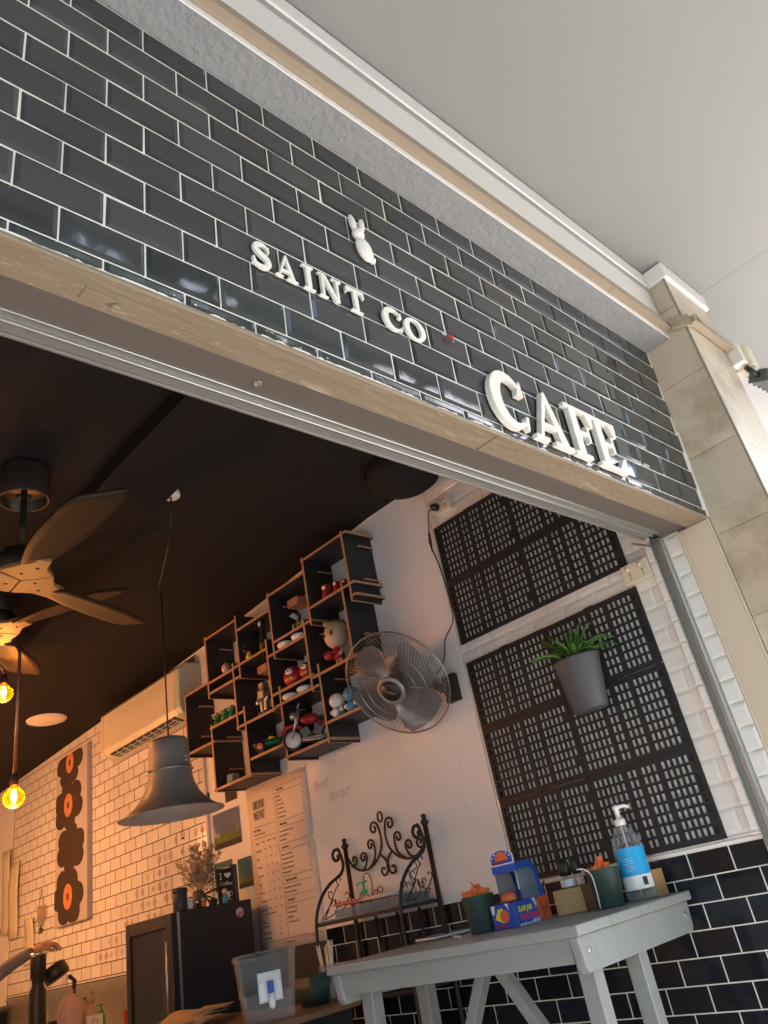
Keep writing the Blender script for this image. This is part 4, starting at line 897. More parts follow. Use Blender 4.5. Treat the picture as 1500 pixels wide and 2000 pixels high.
# ------------------------------------------------------------------ drink menu poster
mp_ = thing('menu_poster', 'tall paper poster headed DRINK MENU on the painted wall behind the iron rack', 'menu', (XW, 2.7, -1.1))
vs, fs = [], []
for i in range(13):
    for j in range(9):
        vs.append((XW - .003 - .002 * math.sin(i * .9) * (j / 8) - .0015 * math.cos(j * 1.3 + i), 2.990 - j * .0695, -.292 - i * .0672 - .0 * j))
for i in range(12):
    for j in range(8): q = i * 9 + j; fs.append((q, q + 1, q + 10, q + 9))
mb = MB(); mb.smooth = True; mb.add(vs, fs); o = mb.build('sheet', 'paper', mp_); so_ = o.modifiers.new('thickness', 'SOLIDIFY'); so_.thickness = .0006; so_.offset = 1
PMx = wallM(2.990, -.292, XW - .0078); Hh = .806
hd = MB(); x = .052
for wd_, zt_ in (('DRINK', .148), ('MENU', .214)):
    x = .055
    for c in wd_: 
        gw = {'D': .80, 'R': .86, 'I': .42, 'N': .92, 'K': .9, 'M': 1.14, 'E': .90, 'U': .84}[c]
        add_glyph(hd, c, .042, .58, PMx, .0006, x / 1., shear=.15)
        for q in (): pass
        x += gw * .042 * .58 + .004
    if wd_ == 'DRINK':
        hd.v = [p + Vector((0, 0, 0)) for p in hd.v]
    nn = len(hd.v)
    st_ = 0 if wd_ == 'DRINK' else hd_n
    for q in range(st_, nn): hd.v[q] = hd.v[q] + Vector((0, 0, -zt_ * Hh))
    hd_n = nn
hd.build('heading', 'ink', mp_)
tx = MB(); PT = lambda x_, f: PMx @ Matrix.Translation((x_, -f * Hh, 0))
def ln(s_, x_, f, size=.0125, bold=.0, al='LEFT'): text_into(tx, s_, size, PT(x_, f), .0003, al, bold, .92)
def rule(x0, x1, f): tx.box(x0, x1, -f * Hh - .0008, -f * Hh + .0008, 0, .0004, PMx)
rule(.045, .245, .262); ln('Hot Drinks', .045, .288, .0155, .0003); ln('Medium +0.5  Mug +0.5', .045, .312, .0115); rule(.045, .245, .332)
for s_, x_ in (('Takeaway', .05), ('SMALL', .115), ('MEDIUM', .162), ('LARGE', .215)): ln(s_, x_, .366, .0095)
for i, s_ in enumerate(['Long Black', 'Latte', 'Flat White', 'Cappuccino', 'Mocha', 'Chai Latte', 'Hot Chocolate', 'Matcha Latte']):
    f = .414 + i * .0505; ln(s_, .05, f, .0115)
    for x_, p_ in ((.130, '4.2'), (.178, '4.8'), (.226, '5.3')): ln(p_, x_, f - .004, .0105)
ln('(authentic Japanese Yu-en matcha)', .05, .79, .0095); ln('Espresso', .05, .838, .0115); ln('Piccolo Latte', .05, .862, .0115); ln('Short Macchiato', .05, .900, .0115); ln('Long Macchiato', .05, .930, .0115)
for f, p_ in ((.82, '3.5'), (.85, '3.8'), (.888, '3.8'), (.918, '4.2')): ln(p_, .20, f, .0105)
rule(.045, .535, .945); ln('Pay 1, Fill season & it out', .22, .968, .0105); ln('SCAN ME', .45, .958, .0095)
tx.box(.262, .2632, -.93 * Hh, -.05 * Hh, 0, .0004, PMx)
y = .055
def sect(title, items, prices=True):
    global y
    rule(.275, .52, y); y += .026; ln(title, .285, y, .0155, .0003); y += .014; rule(.275, .52, y); y += .027
    for s_ in items:
        ln(s_, .275, y, .0118)
        if prices: ln('6.5', .505, y, .0105)
        y += .0262
    y -= .006
sect('Cold Drink', ['Iced Latte', 'Iced Mocha', 'Iced Chocolate', 'Coffee Frappe', 'Chocolate Frappe', 'Ice Matcha Latte'])
sect('Milk Shakes', ['Chocolate/Vanilla/Caramel/', 'Banana/Strawberry', 'Thick shakes'], False)
sect('Smoothies', ['Banana Chai Smooth', 'Mango Banana Smooth', 'Mixed Berries Smooth', 'Super Health Smooth', 'Matcha Smooth'])
sect('Yogurt smoothie', ['Banana/Mango Yogurt Smooth', 'Berry Yogurt Smooth'], False)
sect('Fresh Juice', ['Fresh Orange Juice', 'Fresh Apple Juice', 'Mixed Juice', 'Watermelon Crush'], False)
tx.build('printing', 'ink', mp_)
lg = MB(); lg.tube([PMx @ Vector((.065 + .012 * math.cos(a), -.962 * Hh + .014 * math.sin(a), .0004)) for a in [R(q) for q in range(-40, 221, 20)]], .0009, 4); lg.box(.053, .077, -.985 * Hh, -.985 * Hh + .006, 0, .0006, PMx); lg.box(.064, .066, -.975 * Hh, -.962 * Hh, 0, .0006, PMx); lg.build('emblem', 'ink', mp_)
hw = MB(); text_into(hw, 'Beef', .062, wallM(2.385, -.432, XW - .0006) @ Matrix.Rotation(R(4), 4, 'Z'), .0003, bold=-.0012, shear=.2); text_into(hw, 'Burger', .062, wallM(2.275, -.505, XW - .0006) @ Matrix.Rotation(R(4), 4, 'Z'), .0003, bold=-.0012, shear=.2)
tag(hw.build('wall_writing', 'handwriting', None, loc=(XW, 2.2, -.45)), 'faint handwritten words Beef Burger on the white wall', 'writing')

# painted pictures stuck to the wall
MT['p_sky'] = mat('picture_sky', (.13, .16, .24), .8, var=.5, vs=14, col2=(.42, .42, .45), c2amt=.9, c2scale=9, c2thr=.52)
MT['p_land'] = mat('picture_grass', (.13, .17, .035), .8, var=.45, vs=16)
MT['p_rock'] = mat('picture_rock', (.045, .035, .03), .8, var=.5, vs=40)
MT['p_teal'] = mat('picture_teal_sky', (.05, .16, .20), .8, var=.5, vs=12, col2=(.40, .30, .16), c2amt=.7, c2scale=8, c2thr=.6)
def picture(ya, yb, z0, z1, label, kind):
    t = thing('picture', label, 'picture', (XW, (ya + yb) / 2, z0), 'small prints stuck on the wall')
    M = wallM(ya, z0, XW - .0025); w_, h_ = ya - yb, z1 - z0
    MB().box(0, w_, 0, h_, 0, .0012, M).build('sheet', {'m': 'p_sky', 't': 'p_teal', 'd': 'p_rock'}[kind], t)
    if kind != 'd':
        rr = random.Random(int(ya * 100)); n = 9
        top = [(w_ * i / n, h_ * (.36 + .05 * math.sin(i * 1.1 + ya) + .02 * rr.random())) for i in range(n + 1)]
        MB().prism([(0, .0)] + [(w_, .0)] + top[::-1], .0012, .0016, M).build('land', 'p_land', t)
        top = [(w_ * i / n, h_ * (.10 + .09 * abs(math.sin(i * 1.7 + ya)))) for i in range(n + 1)]
        MB().prism([(0, 0), (w_, 0)] + top[::-1], .0016, .002, M).build('rocks', 'p_rock', t)
    else: MB().ball((w_ * .45, h_ * .45, .0014), .012, 8, (1.6, 1, .1), None).build('mark', 'white', None) if False else None
picture(3.355, 3.075, -.545, -.352, 'landscape print with stormy sky and green field on the wall left of the menu', 'm')
picture(3.205, 3.085, -.312, -.190, 'small dark print on the wall just below the shelf corner', 'd')
picture(3.455, 3.375, -.325, -.215, 'small dark blue print beside the left end of the shelf', 'd')
picture(3.375, 3.19, -.760, -.612, 'teal seascape print behind the dried flowers on the fridge', 't')
picture(3.135, 2.998, -.775, -.628, 'teal print of a green hill beside the menu poster', 't')

# brown ink stamps on the white tiles
sm = None
rr = random.Random(11)
used = set()
for k in range(130):
    n_ = int(8 * rr.random() ** .7); z = .622 - .0762 * (13 + n_) - .038
    y = 3.47 + rr.random() ** 1.2 * (.45 + .13 * n_)
    c_ = math.floor((y - .03) / .0758); y = .03 + (c_ + .5) * .0758
    if (n_, c_) in used: continue
    used.add((n_, c_)); wd, hg = rr.uniform(.034, .060), rr.uniform(.034, .058)
    mb = MB(); n = 15; mb.prism([(wd / 2 * math.cos(2 * PI * q / n) * rr.uniform(.7, 1.15), hg / 2 * math.sin(2 * PI * q / n) * rr.uniform(.7, 1.15)) for q in range(n)], -.0008, .0003, wallM(y + rr.uniform(-.006, .006), z, XW - .0060))
    mb.build('ink_stamp', 'stamp' if rr.random() < .5 else 'stamp_pale', sw)
mb = MB(); M = wallM(3.70, -.385, XW - .0062); mb.tube([M @ Vector((.018 * math.cos(a), .02 * math.sin(a), 0)) for a in [R(q) for q in range(-40, 221, 20)]], .0018, 4); mb.box(-.02, .02, -.032, -.02, 0, .0006, M); mb.box(-.0015, .0015, -.02, .006, 0, .0006, M); mb.build('stamped_emblem', 'ink', sw)
# ------------------------------------------------------------------ bell pendant on a swagged cord
t = thing('pendant_lamp', 'pewter bell-shaped pendant lamp hanging from a swagged cord', 'pendant lamp', (-.612, 2.574, -.14))
PX, PY = -.612, 2.574; PD = Matrix.Translation((PX, PY, .008)) @ Matrix.Diagonal((.95, .95, .97, 1))
shd = MB().lathe([(.0, -.118), (.060, -.118), (.088, -.126), (.099, -.142), (.101, -.20), (.102, -.258), (.104, -.262), (.106, -.30), (.118, -.345), (.142, -.392), (.180, -.436), (.222, -.464), (.252, -.476), (.253, -.480)], PD, 56, cap=False).build('shade', 'lamp_metal', t)
MB().lathe([(.2525, -.480), (.221, -.468), (.179, -.440), (.139, -.395), (.114, -.347), (.100, -.30), (.097, -.20), (.09, -.15), (0, -.145)], PD, 56, cap=False).build('shade_lining', 'lamp_inside', shd)
mb = MB(); mb.tube([(PX + .1055 * math.cos(2 * PI * i / 40), PY + .1055 * math.sin(2 * PI * i / 40), -.262) for i in range(40)], .0045, 7, True)
mb.tube([(PX - .105, PY - .02, -.262), (PX - .125, PY - .03, -.27), (PX - .128, PY - .035, -.285)], .004, 6); mb.build('collar_ring', 'steel', shd)
mb = MB()
for k, zz in ((0, -.165), (0, -.212), (0, -.232)):
    a = R(-70); mb.ball((PX + .1005 * math.cos(a), PY + .1005 * math.sin(a), zz), .005 if zz < -.2 else .003, 8)
mb.build('rivet', 'white_plastic', shd)
MB().lathe([(0, -.395), (.02, -.39), (.034, -.37), (.03, -.34), (.018, -.31), (.018, -.2), (0, -.2)], PD, 16).build('bulb', 'white', t)
HZ = ceil_z(2.574)
mb = MB(); mb.tube(smoothp([(-.976, 1.797, ceil_z(1.797) - .025), (-.972, 1.81, .68), (-.935, 1.90, .60), (-.83, 2.15, .585), (-.70, 2.43, .635), (PX, PY, HZ - .035), (PX, PY, HZ - .06)], 6), .0042, 6); mb.tube([(PX, PY, HZ - .05), (PX, PY, -.12)], .0042, 6); mb.build('cord', 'dark_metal', t)
MB().lathe([(0, -.03), (.036, -.03), (.040, -.026), (.040, .0), (0, .0)], Matrix.Translation((-.976, 1.797, ceil_z(1.797) + .004)), 24).build('ceiling_rose', 'white_plastic', t)
MB().tube([(PX, PY, HZ + .01), (PX, PY, HZ - .02), (PX + .012, PY, HZ - .035), (PX, PY, HZ - .045)], .003, 6).build('ceiling_hook', 'dark_metal', t)

# ------------------------------------------------------------------ ceiling fans
def ceiling_fan(hx, hy, hz, angs, label, dz):
    t = thing('ceiling_fan', label, 'ceiling fan', (hx, hy, hz), 'ceiling fans'); M = Matrix.Translation((hx, hy, 0)); cz = ceil_z(hy) + .01
    MB().lathe([(.0, cz), (.094, cz), (.096, cz - .02), (.096, cz - .145), (.092, cz - .15), (.086, cz - .146), (.086, cz - .10), (0, cz - .10)], M, 32).build('canopy', 'dark_metal', t)
    MB().lathe([(.0855, cz - .102), (.03, cz - .104), (.0, cz - .104)], M, 28, cap=False).build('canopy_plate', 'fan_ply', t)
    MB().tube([(hx, hy, cz - .06), (hx, hy, hz + .10)], .0125, 10).build('rod', 'dark_metal', t)
    mb = MB(); mb.tube([(hx - .028, hy + .01, cz - .128), (hx + .028, hy - .01, cz - .128)], .009, 8); mb.build('rod_pin', 'dark_metal', t)
    MB().lathe([(0, hz + .125), (.03, hz + .125), (.075, hz + .105), (.105, hz + .06), (.11, hz + .02), (.10, hz + .012), (0, hz + .012)], M, 32).build('motor_housing', 'dark_metal', t)
    for a in angs:
        A = M @ Matrix.Translation((0, 0, hz)) @ Matrix.Rotation(R(a), 4, 'Z')
        # hub petal
        mb = MB(); mb.prism([(.002, 0), (.06, -.100), (.12, -.052), (.185, -.044), (.185, .044), (.12, .052), (.06, .100)], -.008, .010, A); hp = mb.build('hub_plate', 'fan_ply', t, bevel=.003)
        mb = MB()
        for q in (.055, .115): mb.lathe([(0, -.0095), (.0075, -.0095), (.0075, -.0078)], A @ Matrix.Translation((q, (q - .085) * .6, 0)), 10)
        mb.build('screw', 'dark_metal', hp)
        vs, fs = [], []; nx, ny = 14, 6
        for i in range(nx + 1):
            s_ = i / nx; x = .16 + .53 * s_; wd = (.050 + .060 * math.sin(PI * min(.62, s_ * .75 + .06))) * (1 if s_ < .9 else (1 - (s_ - .9) * 3.2))
            for j in range(ny + 1):
                v = j / ny - .5; vs.append(A @ Vector((x + .03 * v * s_, v * 2 * wd, .006 + v * wd * .62 + .006 * s_)))
        for i in range(nx):
            for j in range(ny): q = i * (ny + 1) + j; fs.append((q, q + 1, q + ny + 2, q + ny + 1))
        mb = MB(); mb.smooth = True; mb.add(vs, fs); o = mb.build('blade', 'fan_wood', t); so_ = o.modifiers.new('thickness', 'SOLIDIFY'); so_.thickness = .011
    return t
ceiling_fan(-1.583, 1.868, .300, (-90, 28, 148), 'dark ceiling fan with wooden blades nearest the shopfront, under the dark ceiling', 0)
ceiling_fan(-1.345, 2.86, .485, (-62, 58, 178), 'second ceiling fan deeper in the cafe, lit orange by the bulbs', 0)

# ------------------------------------------------------------------ pipe chandelier with amber bulbs
def chandelier(cx, cy, label):
    global t, CH
    t = thing('pipe_chandelier', label, 'chandelier', (cx, cy, ceil_z(cy)), 'pipe chandeliers'); CH = Vector((cx, cy, .48)); cz = ceil_z(cy) + .004
    MB().tube([(cx, cy, cz), (cx, cy, .47)], .014, 10).build('stem', 'pipe', t)
    MB().lathe([(0, .0), (.07, 0), (.07, -.03), (.02, -.04), (0, -.04)], Matrix.Translation((cx, cy, cz)), 20).build('ceiling_rose', 'pipe', t)
    MB().lathe([(0, .44), (.035, .445), (.04, .49), (.03, .52), (0, .525)], Matrix.Translation((cx, cy, 0)), 16).build('hub', 'pipe', t)
def arm(px, py, zb, pw=1.):
    c = CH.copy(); d = Vector((px, py, .48)) - c; d.z = 0; L = d.length; d.normalize(); rr_ = .075
    P = [c, c + d * (L - rr_) + Vector((0, 0, .02))]
    for k in range(1, 7): a = PI / 2 * k / 6; P.append(c + d * (L - rr_ + rr_ * math.sin(a)) + Vector((0, 0, .02 - rr_ + rr_ * math.cos(a))))
    P.append(Vector((px, py, zb + .095)))
    ar = MB().tube(P, .0085, 9).build('arm', 'pipe', t)
    M = Matrix.Translation((px, py, zb))
    MB().lathe([(0, .10), (.014, .10), (.018, .09), (.018, .055), (.015, .05), (0, .05)], M, 14).build('lamp_holder', 'dark_metal', ar)
    bu = MB().lathe([(.013, .052), (.020, .040), (.040, .022), (.0465, .010), (.048, 0), (.0465, -.013), (.042, -.026), (.034, -.036), (.022, -.045), (.010, -.0485), (0, -.049)], M, 40, cap=False).build('bulb', 'amber', t)
    mb = MB()
    for k in range(2):
        a = PI * k + .4; mb.tube([M @ Vector((.004 * math.cos(a), .004 * math.sin(a), .034)), M @ Vector((.010 * math.cos(a), .010 * math.sin(a), .004)), M @ Vector((.003 * math.cos(a), .003 * math.sin(a), -.028))], [.004, .006, .004], 8)
    mb.build('filament', 'filament', bu)
    ld = bpy.data.lights.new('bulb_glow', 'POINT'); ld.energy = BULB_W * pw; ld.color = (1, .50, .20); ld.shadow_soft_size = .045
    lo = bpy.data.objects.new('bulb_glow', ld); COL.objects.link(lo); lo.location = (px, py, zb - .062)
BULB_W = 1.65
chandelier(-1.55, 3.15, 'bronze pipe chandelier at the left edge with arched arms and glowing amber globe bulbs')
arm(-1.171, 3.0, -.256, 1.0); arm(-1.118, 3.36, .345, .35); arm(-1.72, 2.88, -.20, .3); arm(-1.90, 3.20, -.24, .3)
chandelier(-1.55, 5.15, 'unseen second bronze pipe chandelier added deeper in the cafe to light the back wall')
arm(-1.25, 4.95, -.20, 3.8); arm(-1.30, 5.45, -.15, 2.6); arm(-1.9, 5.15, -.2, 2.)  # off-frame chandelier, added so the back wall gets warm light
t = thing('ceiling_downlight', 'round white disc light flush in the dark ceiling near the back of the cafe', 'downlight', (-.335, 4.775, .60))
DM = Matrix.Translation((-.335, 4.775, ceil_z(4.775) - .004)) @ Matrix.Rotation(-math.atan((.70 - .615) / 2), 4, 'X')
MB().lathe([(0, -.006), (.118, -.006), (.126, -.002), (.127, .004)], DM, 36).build('diffuser', 'downlight', t)
MB().lathe([(.1275, -.004), (.134, -.003), (.136, .004)], DM, 36, cap=False).build('trim_ring', 'white_plastic', t)

# ------------------------------------------------------------------ wrought iron baker's rack
t = thing('iron_rack', 'black wrought iron scrollwork rack standing against the wall behind the grey table', 'rack', (-.05, 1.9, FL))
XB, XFR = .062, -.165; YL, YR = 2.180, 1.632; SZ = -1.018
def bk(u, z): return (XB, YL - u, z)
for y in (YL, YR):
    MB().tube([(XB, y, FL), (XB, y, -.735)], .0105, 8).build('back_post', 'iron', t)
    MB().lathe([(.0105, -.738), (.017, -.730), (.018, -.722), (.011, -.714), (.008, -.708), (.012, -.703), (.010, -.694), (0, -.690)], Matrix.Translation((XB, y, 0)), 10).build('finial', 'iron', t)
cc = (YL - YR) / 2
def sp2(c, r0, r1, a0, a1, n=16): return spiral(c, r0, r1, R(a0), R(a1), n)
def crest(m_):
    f = (lambda u: cc + u) if m_ > 0 else (lambda u: cc - u)
    for pts in (
        sp2((.055, -.688), .007, .030, -250, 170, 20)[:] + [(.016, -.720), (.020, -.765), (.042, -.800), (.085, -.832), (.140, -.848), (.195, -.842), (.240, -.815), (.262, -.782)],
        sp2((.094, -.752), .006, .024, -230, 160, 18) + [(.068, -.785), (.085, -.820), (.12, -.842)],
        sp2((.155, -.795), .006, .024, -230, 200, 18) + [(.145, -.830), (.17, -.846)],
        sp2((.222, -.795), .006, .022, -60, 290, 16) + [(.245, -.82)],
        [(.042, -.800), (.012, -.822), (.002, -.850)] + sp2((.030, -.868), .027, .006, 150, 520, 18)):
        P = smoothp([bk(f(u), z) for u, z in pts], 2)
        MB().tube(P, .0052, 6).build('crest_scroll', 'iron', t)
crest(1); crest(-1)
MB().tube([bk(cc + .016 * math.cos(a), -.648 + .021 * math.sin(a)) for a in [2 * PI * i / 20 for i in range(20)]], .0046, 6, True).build('crest_ring', 'iron', t)
mb = MB()
for m_ in (1, -1):
    f = (lambda u: cc + u * m_)
    for pts in (sp2((.16, -.885), .006, .03, -120, 170, 14) + [(.125, -.92), (.16, -1.01)], sp2((.07, -.945), .008, .035, 200, -90, 14) + [(.03, -.985), (.11, -.935), (.17, -1.012)], sp2((.21, -.95), .006, .028, 0, 280, 12) + [(.235, -.98), (.20, -1.012)]):
        mb.tube(smoothp([bk(f(u), z) for u, z in pts], 2), .0026, 5)
mb.build('back_scroll', 'iron', t)
for y in (YL, YR):
    pts = spiral((.003, -.765), .006, .032, R(40), R(-300), 18) + [(.036, -.80), (.012, -.842), (-.055, -.872), (-.115, -.920), (-.150, -.975), (XFR, -1.03), (XFR - .004, -1.12), (XFR, -1.3), (XFR, FL)]
    MB().tube(smoothp([(x, y, z) for x, z in pts], 2), .0075, 7).build('side_frame', 'iron', t)
    mb = MB()
    for pts in (spiral((.0, -.865), .005, .022, R(-30), R(250), 12) + [(-.03, -.90), (-.11, -1.01)], spiral((-.06, -.915), .005, .022, R(0), R(280), 12) + [(-.055, -.945), (-.13, -1.01)], spiral((-.02, -.955), .005, .026, R(60), R(-220), 12) + [(-.04, -.99), (-.12, -1.012)], spiral((.03, -.93), .005, .02, R(180), R(-90), 12) + [(.03, -.96), (-.03, -1.01)]):
        mb.tube(smoothp([(x, y, z) for x, z in pts], 2), .0026, 5)
    mb.build('side_scroll', 'iron', t)
for z in (SZ, -1.305, -1.75):
    mb = MB(); mb.box(XFR + .002, XB - .004, YR + .004, YL - .004, z - .018, z - .004); mb.build('shelf_frame', 'iron', t, bevel=.002)
    if z == SZ: MB().box(XFR + .004, XB - .006, YR + .02, YL - .006, z - .0038, z + .002).build('glass_shelf', 'clear_blue', t)
mb = MB()
for k in range(3):
    y = YL - .14 - k * .14; mb.tube([(XB, y, SZ - .02), (XB, y, -1.30)], .006, 6)
mb.build('back_bar', 'iron', t)
# things on the rack
so_t = thing('soap_bottle', 'clear soap bottle with a bright green pump on the iron rack', 'soap bottle', (-.03, 1.985, SZ))
M = Matrix.Translation((-.03, 1.985, SZ + .002))
MB().lathe([(0, 0), (.026, 0), (.029, .006), (.029, .045), (.022, .062), (.011, .070), (.011, .076)], M, 18).build('bottle', 'clear', so_t)
MB().lathe([(0, .002), (.0265, .003), (.027, .035), (0, .036)], M, 16).build('liquid', 'lime', so_t)
mb = MB(); mb.lathe([(0.0, .072), (.014, .072), (.014, .086), (.006, .088), (.005, .112), (.009, .114), (.009, .121), (0, .122)], M, 12); mb.tube([M @ Vector(p) for p in [(0, 0, .117), (-.010, .026, .116), (-.011, .032, .110)]], .0035, 6); mb.build('pump', 'lime', so_t)
tr_ = thing('cutlery_tray', 'clear plastic tray on the iron rack holding wrapped chopsticks', 'tray', (-.06, 1.8, SZ))
mb = MB(); mb.box(-.115, .03, 1.66, 2.10, SZ + .003, SZ + .006); mb.box(-.117, -.114, 1.66, 2.10, SZ + .003, SZ + .035); mb.box(.03, .033, 1.66, 2.10, SZ + .003, SZ + .035); mb.box(-.115, .03, 1.657, 1.66, SZ + .003, SZ + .035); mb.build('tray', 'clear_blue', tr_)
rr = random.Random(5)
for k in range(14):
    y0 = rr.uniform(1.66, 1.72); x0 = -.105 + .0085 * k + rr.uniform(-.003, .003); z0 = SZ + .038 + rr.uniform(0, .016)
    c = thing('wrapped_chopsticks', 'paper wrapped chopsticks with red striped ends in the rack tray', 'chopsticks', (x0, y0, z0), 'chopsticks in the rack tray')
    ln_ = rr.uniform(.36, .42); dx = rr.uniform(-.012, .012)
    MB().tube([(x0, y0, z0), (x0 + dx * .5, y0 + ln_ * .52, z0 + .004)], .0034, 5).build('paper_sleeve', 'white' if k % 2 else 'pale_paper', c)
    MB().tube([(x0 + dx * .5, y0 + ln_ * .52, z0 + .004), (x0 + dx, y0 + ln_, z0 + .008)], .0036, 5).build('printed_end', 'toy_orange' if k % 3 else 'red', c)
    mb = MB()
    for q in range(7):
        s_ = .55 + q * .065; mb.lathe([(.0039, -.003), (.0039, .003)], frame((x0 + dx * s_, y0 + ln_ * s_, z0 + .008 * s_), (1, 0, 0), (0, 0, -1)), 6, cap=False)
    mb.build('stripe', 'white', c)
sc_t = thing('straw_cup', 'clear tumbler of paper straws beside the left leg of the iron rack', 'tumbler', (-.10, 2.11, -1.30))
M = Matrix.Translation((-.22, 2.07, -1.30)); 
MB().lathe([(0, 0), (.030, 0), (.037, .125), (.035, .125), (.028, .004), (0, .004)], M, 18).build('tumbler', 'clear', sc_t)
mb = MB()
for k in range(11): a = k * 2.4; mb.tube([M @ Vector((.012 * math.cos(a), .012 * math.sin(a), .006)), M @ Vector((.034 * math.cos(a), .034 * math.sin(a), .19 + .01 * (k % 3)))], .0032, 5)
mb.build('straw', 'pale_paper', sc_t)
cn = thing('white_canister', 'white canister with a red rim on the lower rack shelf, seen under the table', 'canister', (-.10, 1.85, -1.30))
M = Matrix.Translation((-.10, 1.83, -1.3035)); MB().lathe([(0, 0), (.052, 0), (.058, .008), (.058, .082), (0, .082)], M, 24).build('body', 'white', cn); MB().lathe([(.0585, .070), (.060, .074), (.060, .090), (.05, .094), (0, .095)], M, 24).build('red_lid', 'red', cn)
mb = MB(); mb.prism([(.008 * math.cos(R(90 + 72 * k)), .008 * math.sin(R(90 + 72 * k))) for k in range(5)], 0, .0012, frame((-.1445, 1.794, -1.262), (.62, -.78, 0), (0, 0, 1))); mb.build('motif', 'red', cn)
bg = thing('paper_bag', 'crumpled taupe paper bag on the lower rack shelf', 'paper bag', (-.05, 1.72, -1.30))
mb = MB(); rr = random.Random(2); vs, fs = [], []
for i in range(6):
    for k in range(12): a = 2 * PI * k / 12; q = 1 + rr.uniform(-.12, .12) - .05 * i; vs.append((-.05 + .062 * q * math.cos(a), 1.715 + .072 * q * math.sin(a), -1.303 + i * .024))
for i in range(5):
    for k in range(12): fs.append((i * 12 + k, i * 12 + (k + 1) % 12, (i + 1) * 12 + (k + 1) % 12, (i + 1) * 12 + k))
mb.add(vs, fs); mb.build('bag', 'taupe', bg)
o = MB().box(-.165, -.06, 2.0, 2.12, -1.303, -1.20).build('wooden_crate', 'wood', None, bevel=.003, loc=(-.11, 2.06, -1.3)); tag(o, 'orange-brown wooden box on the lower rack shelf left of the white canister', 'box')

# ------------------------------------------------------------------ grey table
TT = -1.1508; TX0, TX1, TY0, TY1 = -.664, .062, .466, 1.432
tb = thing('side_table', 'grey painted timber trestle table along the black tiled wall', 'table', (-.3, .95, FL))
for k in range(4):
    xa = TX0 + (TX1 - TX0) * k / 4; xb = TX0 + (TX1 - TX0) * (k + 1) / 4
    MB().box(xa + .0006, xb - .0006, TY0, TY1, TT - .026, TT).build('top_board', 'grey_paint', tb, bevel=.004, seg=2)
MB().box(TX0 + .030, TX0 + .052, TY0 + .05, TY1 - .02, TT - .088, TT - .0265).build('apron', 'grey_paint', tb, bevel=.002)
MB().box(TX1 - .052, TX1 - .030, TY0 + .05, TY1 - .02, TT - .088, TT - .0265).build('apron', 'grey_paint', tb, bevel=.002)
for y0, y1 in ((TY0 + .014, TY0 + .042), (TY1 - .042, TY1 - .014)):
    M = frame((0, y0, 0), (1, 0, 0), (0, 0, 1)); h0, h1 = TT - .112, TT - .0265
    mb = MB(); mb.prism([(TX0 + .012, h1), (TX0 + .022, h0 + .016), (TX0 + .034, h0), (TX1 - .034, h0), (TX1 - .022, h0 + .016), (TX1 - .012, h1)], 0, -(y1 - y0), M); e = mb.build('end_rail', 'grey_paint', tb, bevel=.004, seg=2)
    mb = MB()
    for x in (TX0 + .055, TX1 - .055): mb.lathe([(0, .0035), (.0065, .003), (.0085, 0)], frame((x, y0, TT - .062), (1, 0, 0), (0, 0, 1)), 10)
    mb.build('bolt', 'steel', e)
for x in (-.567, -.302):
    for y in (TY0 + .0435, TY1 - .0935):
        MB().box(x, x + .05, y, y + .05, FL, TT - .088).build('leg', 'grey_paint', tb, bevel=.003)
xm = -.41
for ya, yb in ((.935, .545), (.985, 1.36)):
    d = Vector((0, yb - ya, -.60)); M = frame((xm, ya, TT - .085), (1, 0, 0), d)
    MB().box(-.022, .022, 0, d.length, -.016, .016, M).build('brace', 'grey_paint', tb, bevel=.002)
MB().box(-.56, -.25, .47 + .04, .56 - .01, FL + .12, FL + .17).build('foot_rail', 'grey_paint', tb, bevel=.003)

tb_a = R(4.); fr_ = Vector((TX0, TY0, FL)); tb.rotation_euler = (0, 0, tb_a); tb.location = fr_ + Matrix.Rotation(tb_a, 3, 'Z') @ (Vector(tb['_o']) - fr_)

# basketball arcade toy
bt = thing('basketball_game', 'small blue tabletop basketball game box reading SLAM JAM BASKETBALL on the grey table', 'toy', (-.28, .95, TT))
# front-left corner of the toy and its two base directions
A0 = Vector((-.415, .983, TT)); B0 = Vector((-.352, .905, TT)); C0 = Vector((-.146, .925, TT))
# box frame: local x along the long printed side, y = away, z up
e1 = (C0 - B0); e1.z = 0; L1 = e1.length; e1.normalize(); e2 = Vector((-e1.y, e1.x, 0)); L2 = .098
BM = frame(B0, e1, e2)
hB = .072
MB().box(0, L1, 0, L2, .0008, hB, BM).build('base', 'blue', bt, bevel=.002)
MB().box(.0, L1 * .30, .004, L2 - .004, hB - .001, hB + .004, BM).build('ball_tray', 'black_plastic', bt)
MB().ball((0, 0, 0), .026, 18, (1, 1, .8), BM @ Matrix.Translation((.030, .036, hB + .010))).build('ball', 'toy_orange', bt)
M = BM @ Matrix.Rotation(PI / 2, 4, 'X')          # printed long side: local x right, y up, z outwards
mb = MB(); mb.prism([(L1 * .66 + .052 * math.cos(R(a)), .036 + .052 * math.sin(R(a))) if False else (max(L1 * .62, min(L1 - .001, L1 * .86 + .052 * math.cos(R(a)))), max(.001, min(hB - .001, .036 + .05 * math.sin(R(a))))) for a in range(0, 360, 12)], .0002, .0010, M); sb = mb.build('ball_print', 'toy_orange', bt)
